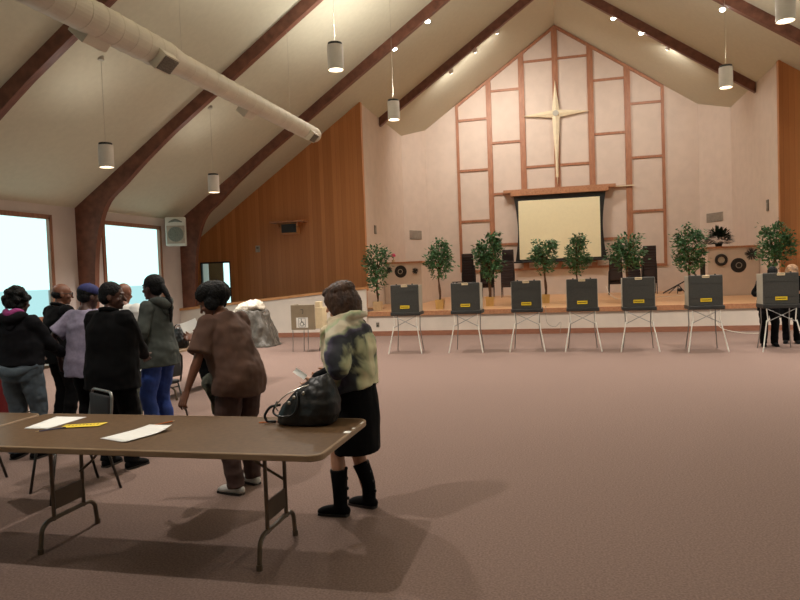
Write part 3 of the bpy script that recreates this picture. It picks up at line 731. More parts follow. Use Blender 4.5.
# ------------------------------------------------------------------ voting booths
def booth():
    t = thing('voting_booth', '', 'voting booth', (0,0,0))
    W = .30
    bm = bmesh.new(); box(bm,(-W,-.02,.87),(W,.02,1.455),.012)
    for z in (1.02,1.30): box(bm,(-W+.005,-.027,z-.006),(W-.005,-.018,z+.006))
    obj('back_panel', bm, M['case'], t)
    bm = bmesh.new(); box(bm,(-W-.015,-.05,.80),(W+.03,.45,.875),.015); obj('tray', bm, M['casedark'], t)
    for s in (-1,1):
        bm = bmesh.new(); box(bm,(s*W-.008,.02,.875),(s*W+.008,.40,1.44),.003); obj('privacy_wing', bm, M['wing'], t)
    bm = bmesh.new(); rod(bm, [(-.06,-.02,1.42),(-.06,-.035,1.445),(.06,-.035,1.445),(.06,-.02,1.42)], .008, .01); box(bm,(-.065,-.03,1.405),(.065,-.018,1.43)); obj('handle', bm, M['cream'], t)
    for s in (-1,1):
        bm = bmesh.new(); cyl(bm,(s*.17,0,1.45),(s*.17,0,1.475),.016,10); obj('latch', bm, M['casedark'], t)
    lb = obj('label', B((-.1,-.032,.95),(.1,-.022,1.015)), M['yellow'], t)
    bm = bmesh.new()
    for i in range(8): box(bm,(-.082+.021*i,-.034,.972),(-.068+.021*i,-.031,.994))
    obj('label_print', bm, M['ink'], lb)
    for s in (-1,1):
        bm = bmesh.new(); rod(bm, [(s*.25,-.02,.80),(s*.23,-.03,.56)], .010); rod(bm, [(s*.25,-.03,.58),(s*.355,-.16,0.0)], .012); obj('leg', bm, M['legwhite'], t)
        bm = bmesh.new(); rod(bm, [(s*.25,.38,.80),(s*.24,.38,.5),(s*.29,.48,0.0)], .010, .02); obj('leg', bm, M['steel'], t)
    for s in (-1,1):
        bm = bmesh.new(); rod(bm, [(s*.24,-.03,.79),(-s*.24,-.03,.55)], .007); obj('cross_brace', bm, M['steel'], t)
    return t
bx = [(-3.33,13.98,'grey voting booth at the far left end of the booth row'),(-2.05,14.08,'grey voting booth second from the left in the row'),(-.80,14.15,'grey voting booth in front of the tree left of the screen'),(.31,14.12,'grey voting booth in the middle of the row, below the screen'),
      (1.38,14.02,'grey voting booth in front of the right-hand stacked chairs'),(2.58,13.9,'grey voting booth second from right, left of the round wall decorations'),(3.86,13.85,'grey voting booth at the right edge with two people behind it')]
p0 = booth()
for i,(x,y,lab) in enumerate(bx):
    o = p0 if i == 0 else copy_tree(p0)
    o.location = (x,y,0); o['label'] = lab; o['group'] = 'row of grey voting booths'; o.rotation_euler.z = math.radians([2,-1,1,0,-2,1,0][i]); 
# tan accessible booth
t = thing('accessible_booth', 'tan low voting booth with a wheelchair symbol sign', 'voting booth', (-5.80,14.38,0), 0)
bm = bmesh.new(); box(bm,(-.30,-.02,.5),(.28,.01,1.07),.01); obj('front_panel', bm, M['tan'], t)
bm = bmesh.new(); box(bm,(-.30,.01,.5),(-.28,.42,1.07)); obj('side_panel', bm, M['tan'], t)
bm = bmesh.new(); box(bm,(.28,.0,.52),(.46,.3,1.0),.01); box(bm,(.28,.02,1.0),(.40,.2,1.13),.01); obj('side_panel', bm, M['cream'], t)
obj('shelf', B((-.28,.01,.52),(.28,.42,.55)), M['tan'], t)
s_ = obj('wheelchair_sign', B((-.17,-.027,.55),(.11,-.02,.78)), M['white'], t)
bm = bmesh.new(); Y_ = -.03
def bar2(bm, a, b, w=.008): 
    v = Vector((b[0]-a[0],0,b[1]-a[1])); n_ = Vector((-v.z,0,v.x)).normalized()*w
    c = [Vector((a[0],Y_,a[1]))+n_, Vector((b[0],Y_,b[1]))+n_, Vector((b[0],Y_,b[1]))-n_, Vector((a[0],Y_,a[1]))-n_]
    f = [bm.verts.new(p) for p in c]; g = [bm.verts.new(p+Vector((0,.004,0))) for p in c]
    bm.faces.new(f); bm.faces.new(g[::-1])
    for i in range(4): bm.faces.new((f[i],g[i],g[(i+1)%4],f[(i+1)%4]))
for a,b in (((-.11,.565),(.05,.565)),((.05,.565),(.05,.765)),((.05,.765),(-.11,.765)),((-.11,.765),(-.11,.565))): bar2(bm,a,b,.004)
bar2(bm,(-.045,.725),(-.04,.67)); bar2(bm,(-.04,.67),(0,.665)); bar2(bm,(-.045,.69),(-.005,.69),.005); bar2(bm,(0,.665),(.018,.615)); bar2(bm,(.018,.615),(.032,.62))
pts = [(-.035+.042*math.cos(a), .632+.042*math.sin(a)) for a in [math.radians(q) for q in range(110,370,20)]]
for a,b in zip(pts,pts[1:]): bar2(bm,a,b,.006)
cyl(bm,(-.045,-.03,.742),(-.045,-.025,.742),.012,12)
obj('wheelchair_symbol', bm, M['case'], s_)
bm = bmesh.new(); Y_ = -.024; bar2(bm,(-.06,.96),(.0,.96),.006); bar2(bm,(0,.96),(0,.9),.006); bar2(bm,(0,.9),(-.02,.86),.006); obj('arrow_mark', bm, M['case'], t)
for x,y in ((-.27,0),(-.08,.2),(.1,.0),(.25,.38)):
    bm = bmesh.new(); rod(bm, [(x,y,.5),(x-.01,y-.02,0)], .009); obj('leg', bm, M['steel'], t)
# sheet covered equipment
t = thing('covered_cart', 'boxy equipment under a grey plastic sheet by the ramp wall', 'covered cart', (-7.7,15.75,0))
bm = bmesh.new(); rg = []
for z,a,b in ((.0,.60,.5),(.1,.57,.46),(.45,.48,.4),(.8,.36,.34),(.9,.3,.3),(.92,.1,.1)):
    rg.append([(a*math.copysign(abs(math.cos(q))**.5,math.cos(q))+.1*(.9-z)*.3, b*math.copysign(abs(math.sin(q))**.5,math.sin(q)), z) for q in [2*PI*i/40 for i in range(40)]])
ring_loft(bm, rg); obj('plastic_sheet', remesh(bm, .018, 2, (.05,5,.5)), M['plastic_sheet'], t, smooth=True)
bm = bmesh.new(); tube(bm, [(-.45,0,.86),(-.2,0,.96),(.1,0,1.03),(.24,0,.96)], [(.08,.2),(.16,.3),(.14,.28),(.05,.2)], side=(0,0,1), n=16); obj('white_cover', remesh(bm, .016, 2, (.03,9,1)), M['sheet_white'], t, smooth=True)
# purse on the far table
t = thing('purse', 'black purse standing on the far table behind the group', 'purse', (-5.46,8.75,.742))
bm = bmesh.new(); tube(bm, [(0,0,.04),(0,0,.14),(0.01,0,.24)], [(.14,.09),(.15,.09),(.09,.05)], side=(1,0,0), n=18); me = remesh(bm,.01,2,(.015,14,1))
for v in me.vertices: v.co.z = max(v.co.z, 0)
obj('purse_body', me, M['leather'], t, smooth=True)
bm = bmesh.new(); rod(bm, [(-.08,0,.24),(-.07,0,.33),(.07,0,.33),(.09,0,.24)], .008); obj('handle', bm, M['leather'], t)
flat_sheet('paper_sheet','small white paper on the corner of the far table','paper',[(-5.75,8.6),(-5.6,8.6),(-5.6,8.8),(-5.75,8.8)],.742,M['paper'])
# things on the left table
bm = bmesh.new()
n_ = 24; a = []; 
for i in range(n_+1):
    x = -8.2+(2.06)*i/n_; y = 6.335-.02*math.sin(i*2.1); a.append((x,y))
top = [bm.verts.new((x,6.335,.70)) for x,y in a]; bot = [bm.verts.new((x,y,.2)) for x,y in a]; tb = [bm.verts.new((x,6.345,.70)) for x,y in a]; bb = [bm.verts.new((x,y+.008,.2)) for x,y in a]
for i in range(n_):
    for p,q in ((top,bot),(bb,tb),(tb,top),(bot,bb)): bm.faces.new((p[i],p[i+1],q[i+1],q[i]))
o = obj('red_table_skirt', bm, M['redcloth']); tag(o, 'red cloth skirt hanging along the front of the left table', 'table skirt')
def cup(label, x, y, z, m, h=.12, r=.04):
    t = thing('canister', label, 'canister', (x,y,z)); bm = bmesh.new(); cyl(bm,(0,0,0),(0,0,h),r*.85,18,r); obj('can', bm, m, t)
    bm = bmesh.new(); cyl(bm,(0,0,h),(0,0,h+.012),r*1.06,18); obj('lid', bm, M['white'], t)
cup('red canister on the left table beside the dark hoodie', -6.24, 6.5, .742, M['redthing'])
cup('tall pale red canister further back on the left table', -6.45, 6.9, .742, M['redthing'], .2, .045)
t = thing('candy_box', 'flat red box with white band on the left table corner', 'box', (-6.4,6.42,.742)); obj('box_body', B((-.12,-.05,0),(.12,.08,.05),.004), M['redthing'], t); obj('band', B((-.03,-.051,0),(.03,.081,.051)), M['white'], t)
flat_sheet('paper_sheet','white paper at the right end of the red-skirted table','paper',[(-6.35,6.6),(-6.18,6.62),(-6.2,6.85),(-6.38,6.84)],.742,M['paper'])
# ------------------------------------------------------------------ stage boxes and decorations
def stage_box(name, label, x0, x1, y0, y1, z1):
    t = thing(name, label, 'partition', ((x0+x1)/2, y0, .66)); w = (x1-x0)/2
    bm = bmesh.new(); box(bm,(-w,0,0),(w,y1-y0,z1-.66)); obj('partition_body', bm, M['wall'], t)
    obj('cap', B((-w-.05 if x0>0 else -w,-.05,z1-.66),(w+.05 if x0<0 else w,y1-y0,z1-.60)), M['oak'], t)
    return t
stage_box('low_partition', 'waist-high white partition with oak cap on the left of the stage', SL+.01, -4.72, 22.4, 25.6, 2.03)
stage_box('low_partition', 'waist-high white partition with oak cap on the right of the stage', 4.24, SR-.01, 22.4, 25.5, 2.10)
def disc(label, x, z, r, kind, y=22.4):
    t = thing('wall_basket', label, 'round wall decoration', (x,y,z))
    bm = bmesh.new()
    if kind == 'ring':
        rg = []
        for i in range(36):
            pass
        tube(bm, [(r*.78*math.cos(2*PI*i/36),-.03,r*.78*math.sin(2*PI*i/36)) for i in range(37)], r*.24, n=8, k=1, smooth=False, dome=False)
        obj('wreath_ring', bm, M['ceramic'], t); bm = bmesh.new(); cyl(bm,(0,-.012,0),(0,0,0),r*.6,24); obj('centre', bm, M['ringwhite'], t)
    elif kind == 'fuzzy':
        for i in range(60):
            a = random.random()*2*PI; q = r*(.75+.35*random.random()); tube(bm, [(0,-.03,0),(q*math.cos(a),-.03-.03*random.random(),q*math.sin(a))], [r*.12,.004], n=5, k=1)
        obj('twigs', bm, M['ceramic'], t); bm = bmesh.new(); cyl(bm,(0,-.05,0),(0,0,0),r*.35,16); obj('centre', bm, M['casedark'], t)
    else:
        for k in range(5):
            rr = r*(1-k*.18); cyl(bm,(0,-.012-.012*k,0),(0,-.012*k+.0,0),rr,30,rr*.96)
        obj('woven_disc', bm, M['ceramic'], t)
        bm = bmesh.new(); tube(bm, [(r*.36*math.cos(2*PI*i/24),-.066,r*.36*math.sin(2*PI*i/24)) for i in range(25)], .012, n=6, k=1, smooth=False, dome=False); obj('inner_ring', bm, M['ringwhite'] if kind=='eye' else M['grey'], t)
disc('large dark round basket on the left partition', -5.44, 1.76, .21, 'eye')
disc('small fuzzy dark wreath right of the large basket on the left partition', -4.93, 1.77, .11, 'fuzzy')
disc('small dark wreath behind the leftmost tree on the left partition', -5.85, 1.83, .12, 'fuzzy')
disc('dark ring wreath with pale centre on the right partition', 4.61, 1.75, .18, 'ring')
disc('plain dark round basket, lowest on the right partition', 5.09, 1.57, .22, 'disc')
disc('fuzzy dark wreath, highest on the right partition', 5.45, 1.90, .19, 'fuzzy')
# speaker column and stands on stage
t = thing('column_speaker', 'slim black column speaker beside the right partition', 'loudspeaker', (4.18,22.9,.66)); obj('cabinet', B((-.07,-.06,0),(.07,.06,1.02),.01), M['black'], t); obj('grille_cloth', B((-.055,-.066,.05),(.055,-.06,.98)), M['casedark'], t)
t = thing('microphone_stand', 'folded black stand leaning low behind the booths', 'stand', (3.7,24.9,.66))
bm = bmesh.new(); rod(bm, [(-.45,0,.02),(.5,0,.55)], .022); obj('pole', bm, M['black'], t)
for a in ((-.45,.1),(-.2,-.15),(.1,.12)):
    bm = bmesh.new(); rod(bm, [(.05,0,.3),(a[0]+.2,a[1],.0)], .015); obj('leg', bm, M['black'], t)
bm = bmesh.new(); ell(bm,(.42,0,.3),(.12,.06,.09)); ell(bm,(.1,0,.12),(.1,.05,.06)); obj('clamp', bm, M['black'], t)
def cord(label, pts, r=.008, m='cord'):
    bm = bmesh.new(); tube(bm, pts, r, n=6, k=6, dome=False); return tag(obj('power_cord', bm, M[m], smooth=True), label, 'cord')
cord('white cord curling across the stage floor left of the column speaker', [(4.1,23.6,.67),(3.95,23.2,.9),(3.7,22.9,.72),(3.2,22.7,.668),(2.75,22.6,.668)])
cord('white cord drooping behind the right-hand stacked chairs', [(1.35,24.5,1.0),(1.38,23.5,.8),(1.5,22.5,.668),(1.75,21.5,.668),(1.6,20.7,.668)])
cord('pale cord running down the stage front between the two right booths', [(3.35,18.3,.67),(3.36,17.88,.68),(3.45,17.85,.4),(3.62,17.7,.1),(4.0,17.3,.01),(4.35,17.2,.01)])
cord('grey cord hanging down the stage front left of the middle booth', [(-.55,18.2,.67),(-.52,17.88,.68),(-.5,17.85,.3),(-.3,17.86,.18),(-.15,17.86,.3),(-.18,17.8,.01)], .006, 'grey')
# ------------------------------------------------------------------ ficus trees
def ficus(label, x, y, z, h, cw_, ch, seed, pot='pot', lean=0, trunk=.03, dens=330, first=None):
    cw = cw_*.88; rnd = random.Random(seed); t = thing('potted_ficus', label, 'potted tree', (x,y,z), rnd.random()*0, 'potted ficus trees on the stage')
    bm = bmesh.new(); w = .12
    ring_loft(bm, [[(sx*(w*k_),sy*(w*k_),zz) for sx,sy in ((-1,-1),(1,-1),(1,1),(-1,1))] for zz,k_ in ((0,.86),(.26,1.0),(.26,.88),(.2,.85))]); obj('pot', bm, M[pot], t)
    bm = bmesh.new(); box(bm,(-.1,-.1,.2),(.1,.1,.23)); obj('soil', bm, M['trunk'], t)
    zt = h-ch*.75
    bm = bmesh.new()
    tube(bm, [(0,0,.2),(lean*.3+.02,0,.2+(zt-.2)*.35),(lean*.6-.02,.01,.2+(zt-.2)*.7),(lean,0,zt)], [trunk,trunk*.85,trunk*.75,trunk*.6], n=8)
    tube(bm, [(.02,.02,.2),(-.02,0,.2+(zt-.2)*.5),(lean+.02,0,zt)], [trunk*.6,trunk*.5,trunk*.4], n=8)
    tips = []
    for i in range(16):
        a = rnd.random()*2*PI; e = rnd.random(); zz = zt + ch*.75*rnd.random()*.95 - ch*.05
        rr = cw*.5*math.sqrt(max(.1,1-((zz-(h-ch*.5))/(ch*.55))**2))*(.6+.45*rnd.random())
        p = (lean+rr*math.cos(a), rr*math.sin(a), min(zz+.08,h-.04)); tips.append(p)
        tube(bm, [(lean,0,zt-.05+rnd.random()*.15),(lean+p[0]*.45,p[1]*.45,(zt+p[2])/2+.04),p], [.012,.008,.004], n=5, k=2)
    obj('trunk', bm, M['trunk'], t, smooth=True)
    bm = bmesh.new(); cz = h-ch*.5
    for i in range(int(dens*2.3)):
        if rnd.random() < .5:
            b = rnd.choice(tips); c = Vector(b)+Vector((rnd.gauss(0,.075),rnd.gauss(0,.075),rnd.gauss(-.02,.07)))
        else:
            while True:
                u = Vector((rnd.uniform(-1,1),rnd.uniform(-1,1),rnd.uniform(-1,1)))
                if u.length < 1 and noise.noise(u*2.2+Vector((seed,0,0))) > -.22: break
            c = Vector((lean+u.x*cw*.5, u.y*cw*.5, cz+u.z*ch*.5))
        L = rnd.uniform(.08,.13); W_ = L*.62
        d = Vector((c.x-lean+rnd.gauss(0,.15), c.y+rnd.gauss(0,.15), rnd.uniform(-.35,.25))).normalized(); s = d.cross(Vector((rnd.gauss(0,.4),rnd.gauss(0,.4),1))).normalized(); n_ = d.cross(s)
        v = [c, c+d*L*.45+s*W_*.5+n_*.008, c+d*L-n_*.012, c+d*L*.45-s*W_*.5+n_*.008]
        f = [bm.verts.new(p) for p in v]; bm.faces.new((f[0],f[1],f[2])); bm.faces.new((f[0],f[2],f[3]))
    o = obj('foliage', bm, M['leaf'], t)
    return t
FZ = .66
ficus('thin potted ficus in a pale pot at the left end of the stage', -5.23, 18.62, FZ, 1.93, .68, 1.45, 1, 'pale_pot', trunk=.025, dens=330)
ficus('potted ficus in a gold pot right of the left partition', -3.47, 18.85, FZ, 1.88, .72, 1.08, 2, dens=420)
ficus('taller dense potted ficus in front of the left stacked chairs', -2.15, 19.7, FZ, 2.1, .82, 1.42, 3, trunk=.045, dens=620)
ficus('potted ficus in front of the left half of the screen', -.59, 20.6, FZ, 1.9, .80, 1.05, 4, trunk=.035, dens=430)
ficus('potted ficus in front of the right half of the screen', .33, 20.6, FZ, 1.9, .72, 1.1, 5, trunk=.03, dens=430)
ficus('potted ficus standing before the right-hand stacked chairs', 1.70, 20.2, FZ, 1.87, .92, 1.05, 6, trunk=.04, dens=520)
ficus('full potted ficus left of the column speaker', 3.30, 19.9, FZ, 2.02, .94, 1.3, 7, trunk=.04, dens=600)
ficus('potted ficus nearest the right cedar wall', 5.28, 19.4, FZ, 1.98, .82, 1.2, 8, trunk=.035, dens=520)
# bushy fern on right partition
t = thing('bushy_plant', 'dark bushy plant in a pot on top of the right partition', 'potted plant', (4.64,22.85,2.165))
bm = bmesh.new(); cyl(bm,(0,0,0),(0,0,.12),.09,16,.12); obj('pot', bm, M['black'], t)
bm = bmesh.new(); rnd = random.Random(4)
for i in range(520):
    u = Vector((rnd.gauss(0,1),rnd.gauss(0,1),abs(rnd.gauss(0,1)))).normalized()*rnd.uniform(.5,1)
    c = Vector((u.x*.36,u.y*.3,.1+u.z*.46)); d = (u+Vector((0,0,-.2))).normalized(); s = d.cross(Vector((.2,.1,1))).normalized(); L = .15
    f = [bm.verts.new(p) for p in (c,c+d*L*.4+s*.035,c+d*L,c+d*L*.4-s*.035)]; bm.faces.new((f[0],f[1],f[2])); bm.faces.new((f[0],f[2],f[3]))
obj('foliage', bm, M['leaf2'], t)
t = thing('potted_flower', 'small bright pink flower on the left partition', 'flower', (-5.74,22.62,2.09))
bm = bmesh.new(); cyl(bm,(0,0,0),(0,0,.08),.05,14,.06); obj('pot', bm, M['pale_pot'], t)
bm = bmesh.new(); cyl(bm,(0,0,.08),(0,0,.2),.008,6); obj('stem', bm, M['leaf'], t)
bm = bmesh.new()
for i in range(14):
    a = i*2.4; ell(bm,(.05*math.cos(a)*(.4+i%3*.3),.05*math.sin(a)*(.4+i%3*.3),.22+.015*(i%4)),(.04,.04,.035),seg=8)
obj('petals', bm, M['pink'], t)
# ------------------------------------------------------------------ stacked chairs
def stack_chair():
    t = thing('stacked_chair', '', 'chair')
    obj('seat', B((-.22,-.24,.375),(.22,.2,.47),.02), M['stackchair'], t)
    bm = bmesh.new(); box(bm,(-.2,.2,.52),(.2,.25,.88),.02); obj('backrest', bm, M['stackchair'], t)
    bm = bmesh.new()
    for s in (-1,1):
        rod(bm,[(s*.23,-.22,.0),(s*.215,-.2,.42)],.012); rod(bm,[(s*.23,.27,.0),(s*.215,.2,.42),(s*.205,.25,.9)],.012)
    rod(bm,[(-.205,.25,.89),(.205,.25,.89)],.012); obj('frame', bm, M['stackframe'], t); return t
sp = stack_chair(); first = True
stk = [(-3.58,25.7,180,9,'leftmost stack of the left chairs'),(-2.9,25.9,180,9,'stack left of the tall ficus'),(-2.1,25.6,0,10,'stack right of the tall ficus'),
       (1.72,25.3,180,5,'leftmost stack of the right chairs'),(2.36,25.6,0,5,'middle stack of the right chairs'),(2.86,25.3,180,9,'rightmost stack of the right chairs')]
for x,y,a,n_,where in stk:
    for k in range(n_):
        o = sp if first else copy_tree(sp); first = False
        o.location = (x + (.012*k if a==90 else -.012*k if a==-90 else 0), y, .66+k*.098); o.rotation_euler = (0,0,math.radians(a))
        pos = 'bottom' if k == 0 else 'top' if k == n_-1 else None
        o['label'] = ('dark stacking chair at the %s of the %s' % (pos, where)) if pos else 'dark stacking chair inside the %s' % where
        o['group'] = 'chairs in the ' + where
# side table / music stand by left stack
t = thing('folded_stand', 'small black flat-topped stand left of the chair stacks', 'stand', (-3.95,25.3,.66))
obj('top', B((-.2,-.15,.62),(.2,.15,.65)), M['black'], t)
for s in (-1,1):
    bm = bmesh.new(); rod(bm,[(s*.17,0,.62),(s*.1,0,0)],.012); obj('leg', bm, M['black'], t)
# ------------------------------------------------------------------ people
def ik(a, w, l1, l2, pole):
    a, w, pole = Vector(a), Vector(w), Vector(pole)
    d = w-a; L = min(d.length, (l1+l2)*.995); u = d.normalized(); w = a+u*L
    x = (l1*l1-l2*l2+L*L)/(2*L); h = math.sqrt(max(0,l1*l1-x*x))
    pr = pole-u*pole.dot(u); pr.normalize()
    return a+u*x+pr*h, w
def person(label, loc, rz, h=1.68, build=1.0, lean=0, skin='skin_dark', hair='short', hairm='hair_black', head=(0,0), wl=None, wr=None,
           top=None, bottom=None, shoe='c_black', vox=.009, step=.0, female=False, feet=None, boots=False, hips=1.0, handcurl=.7, group=None):
    """wl / wr: wrist targets in world space; head = (turn, nod) in degrees; feet = two local (x, y) spots"""
    t = thing('person', label, 'person', loc, rz, group)
    s = h/1.71; R = Matrix.Rotation(-rz, 3, 'Z')
    def toloc(p): return R @ (Vector(p)-Vector(loc))
    la = math.radians(lean); piv = .93*s
    def bend(p):
        x,y,z = p; k = max(0, min(1, (z/s-.82)/.2)); a = la*k
        dy, dz = y, z-piv
        return Vector((x, dy*math.cos(a)+dz*math.sin(a), piv+dz*math.cos(a)-dy*math.sin(a)))
    b = build; fw = .88 if female else 1.0
    torso = [(.80,.135*hips,.105,0),(.90,.172*hips,.125,-.005),(.98,.165*hips,.120,0),(1.08,.145,.108,.01),(1.20,.158,.115,.012),(1.32,.165,.112,.005),(1.41,.14,.085,-.01),(1.455,.085,.062,-.012),(1.49,.058,.056,-.008)]
    def torso_tube(bm, z0, z1, inf, hemflare=0, n=22, hang=False):
        pts, rad = [], []
        zs = sorted({z0, z1} | {q[0] for q in torso if z0 < q[0] < z1})
        for z in zs:
            A = np.interp(z,[q[0] for q in torso],[q[1] for q in torso]); D = np.interp(z,[q[0] for q in torso],[q[2] for q in torso]); Y = np.interp(z,[q[0] for q in torso],[q[3] for q in torso])
            if z < .80: A, D = .15*hips, .118
            if hang and z < 1.32:
                A = max(A, .172+.01*(1.3-z)*2); D = max(D, .122); 
            w = 1 if z > 1.40 else b
            belly = (b-1)*.06*math.exp(-((z-1.03)/.16)**2)
            fl = hemflare*max(0,(1.1-z)/.3)
            pts.append(bend((0,(Y+belly*.4)*s,z*s))); rad.append(((A*w*(fw if z>1.2 else 1)+inf+fl)*s, (D*(1+(w-1)*1.25)+inf+fl)*s))
        tube(bm, pts, rad, side=(1,0,0), n=n, k=4, dome=False)
    sh = {}; el = {}; wr_ = {}; dirs = {}
    for k, sg in (('L',-1),('R',1)):
        sh[k] = bend((sg*.160*fw*s*(1+(b-1)*.5), -.01*s, 1.382*s))
        tgt = wl if k=='L' else wr
        if tgt is None: w = bend((sg*.27*b*s, .06*s, .86*s)) ; pole = (sg*.3,-1,0)
        else: w = toloc(tgt); pole = (sg*.6,-.7,-.6)
        if k=='L' and tgt is not None and len(tgt)>3: pass
        el[k], wr_[k] = ik(sh[k], w, .285*s, .25*s, pole)
        dirs[k] = (wr_[k]-el[k]).normalized()
    hp = {}; kn = {}; an = {}
    ft = feet or [(-.10*hips,-step),(.10*hips,step)]
    for k, sg, f in (('L',-1,ft[0]),('R',1,ft[1])):
        hp[k] = Vector((sg*.088*hips*s,0,.88*s)); a = Vector((f[0]*s,f[1]*s,.085*s))
        kn[k], an[k] = ik(hp[k], a, .41*s, .40*s, (sg*.1,1,0)); an[k] = a
    # head frame
    hb = bend((0,-.008*s,1.49*s)); 
    hr = Matrix.Rotation(math.radians(head[0]),4,'Z') @ Matrix.Rotation(math.radians(-head[1])-la*.35,4,'X')
    nk = bend((0,.0,1.50*s)); hc = nk + (hr.to_3x3() @ Vector((0,.024*s,.092*s)))
    HM = Matrix.Translation(hc) @ hr @ Matrix.Scale(s*1.10,4)
    def hpnt(x,y,z): return HM @ Vector((x,y,z))
    # ---- body
    bm = bmesh.new(); torso_tube(bm, .80, 1.49, 0)
    tube(bm, [sh['L']+Vector((.03,0,.0)), bend((0,-.01*s,1.41*s)), sh['R']-Vector((.03,0,0))], [.052*s,.06*s,.052*s], n=12)
    tube(bm, [bend((0,-.012*s,1.43*s)), hc+(hr.to_3x3()@Vector((0,-.02,-.05)))*s], [.056*s,.050*s], n=14, k=3)
    for k in 'LR':
        tube(bm, [sh[k], sh[k].lerp(el[k],.5), el[k], el[k].lerp(wr_[k],.35), wr_[k]], [.052*s*b**.5,.044*s*b**.5,.037*s,.037*s,.0245*s], n=12)
        tube(bm, [hp[k], hp[k].lerp(kn[k],.5), kn[k], kn[k].lerp(an[k],.35), an[k]], [.085*s*b**.4,.075*s*b**.4,.054*s,.053*s,.036*s], n=14)
        fd = Vector(((-.12 if k=='L' else .12),1,0)).normalized()
        tube(bm, [an[k]+Vector((0,0,-.045*s))-fd*.03*s, an[k]+Vector((0,0,-.045*s))+fd*.07*s, an[k]+Vector((0,0,-.055*s))+fd*.15*s], [(.032*s,.03*s),(.042*s,.03*s),(.038*s,.02*s)], side=fd.cross(Vector((0,0,1))), n=12)
        # hand
        d = dirs[k]; sg = -1 if k=='L' else 1
        inn = Vector((-sg,0,0)); pn = (inn-d*inn.dot(d)).normalized()      # palm faces the body
        if abs(d.z) < .75:      # forearm level: palm turned up/inwards
            up = Vector((0,0,1)); pn = ((inn*.5+up*.6)-d*(inn*.5+up*.6).dot(d)).normalized()
        across = d.cross(pn).normalized()      # one edge of the palm
        thumb_side = across if across.y > 0 else -across
        w0 = wr_[k]
        tube(bm, [w0, w0+d*.04*s, w0+d*.088*s], [(.026*s,.018*s),(.038*s,.016*s),(.041*s,.013*s)], side=across, n=14)
        lens = [.066,.076,.071,.056]
        for i in range(4):
            o_ = thumb_side*((.030-.0205*i)*s); base = w0+d*.075*s+o_*.95
            dd = (d+thumb_side*(.14-.09*i)).normalized(); L = lens[i]*s; c = handcurl*(.8+.1*i)
            p1 = base+dd*L*.55; q = (dd*math.cos(c*.7)+pn*math.sin(c*.7)); p2 = p1+q*L*.33; q2 = (dd*math.cos(c*1.5)+pn*math.sin(c*1.5)); p3 = p2+q2*L*.27
            tube(bm, [base,p1,p2,p3], [.0098*s,.0092*s,.0085*s,.0075*s], n=9, k=3)
        tb = w0+d*.022*s+thumb_side*.022*s; td = (d*.7+thumb_side*.6+pn*.35).normalized()
        tube(bm, [tb, tb+td*.045*s, tb+td*.07*s+d*.012*s], [.0145*s,.0115*s,.009*s], n=9, k=3)
    # head: cranium, face, jaw, nose, lips, ears, brow
    def hell(c, r, rx=0):
        m = Matrix.Rotation(rx,3,'X'); ell(bm, (0,0,0), r, m, 20)
        nv = 20*11-20+2
    def head_ell(c, r, rx=0):
        mm = HM @ Matrix.Translation(c) @ Matrix.Rotation(rx,4,'X') @ Matrix.Diagonal((r[0],r[1],r[2],1))
        bmesh.ops.create_uvsphere(bm, u_segments=20, v_segments=12, radius=1, matrix=mm)
    head_ell((0,-.012,.03),(.074,.094,.086)); head_ell((0,.016,-.02),(.060,.070,.080)); head_ell((0,.032,-.072),(.040,.046,.036))
    tube(bm, [hpnt(0,.080,.018),hpnt(0,.094,-.005),hpnt(0,.106,-.026)], [(.008*s,.008*s),(.010*s,.010*s),(.0155*s,.011*s)], n=9)
    head_ell((0,.080,-.055),(.023,.012,.008)); head_ell((0,.080,-.067),(.020,.012,.008))
    head_ell((0,.076,.034),(.048,.014,.010)); head_ell((0,.070,-.092),(.018,.014,.012))
    for q in (-1,1):
        head_ell((q*.040,.060,-.022),(.02,.018,.018)); head_ell((q*.074,-.012,-.006),(.010,.019,.031),.15)
    me = remesh(bm, vox, 2)
    body = obj('body', me, M[skin], t, smooth=True)
    for q in (-1,1):
        bm = bmesh.new(); bmesh.ops.create_uvsphere(bm, u_segments=12, v_segments=8, radius=.0125*s, matrix=Matrix.Translation(hpnt(q*.031,.070,.012)))
        e = obj('eye', bm, M['eye'], body, smooth=True)
        bm = bmesh.new(); bmesh.ops.create_uvsphere(bm, u_segments=10, v_segments=6, radius=.0065*s, matrix=Matrix.Translation(hpnt(q*.031,.0775,.012))); obj('iris', bm, M['hair_black'], e, smooth=True) if False else bm.free()
    # ---- hair
    bm = bmesh.new()
    if hair in ('short','bob','updo','pony','curly'):
        head_ell((0,-.022,.043),(.083,.096,.088))
        head_ell((0,-.05,.0),(.074,.068,.075))
        if hair == 'short': pass
        if hair == 'bob':
            for q in (-1,1):
                head_ell((q*.066,-.02,-.005),(.042,.082,.115)); head_ell((q*.066,.035,.03),(.028,.04,.05))
            head_ell((0,-.075,-.02),(.100,.075,.125)); head_ell((0,.05,.09),(.06,.045,.035)); head_ell((0,-.035,.075),(.100,.108,.068))
        if hair == 'updo':
            head_ell((0,-.08,.03),(.105,.095,.095)); head_ell((0,-.025,.075),(.104,.105,.075))
            for q in (-1,1): head_ell((q*.076,-.03,-.02),(.026,.06,.06))
        if hair == 'pony':
            head_ell((0,-.085,.045),(.055,.05,.052))
            head_ell((0,-.03,.05),(.090,.10,.085)); tube(bm, [hpnt(0,-.10,.03),hpnt(0,-.16,-.06),hpnt(.01,-.18,-.17),hpnt(.02,-.165,-.33)], [.038*s,.03*s,.026*s,.010*s], n=10)
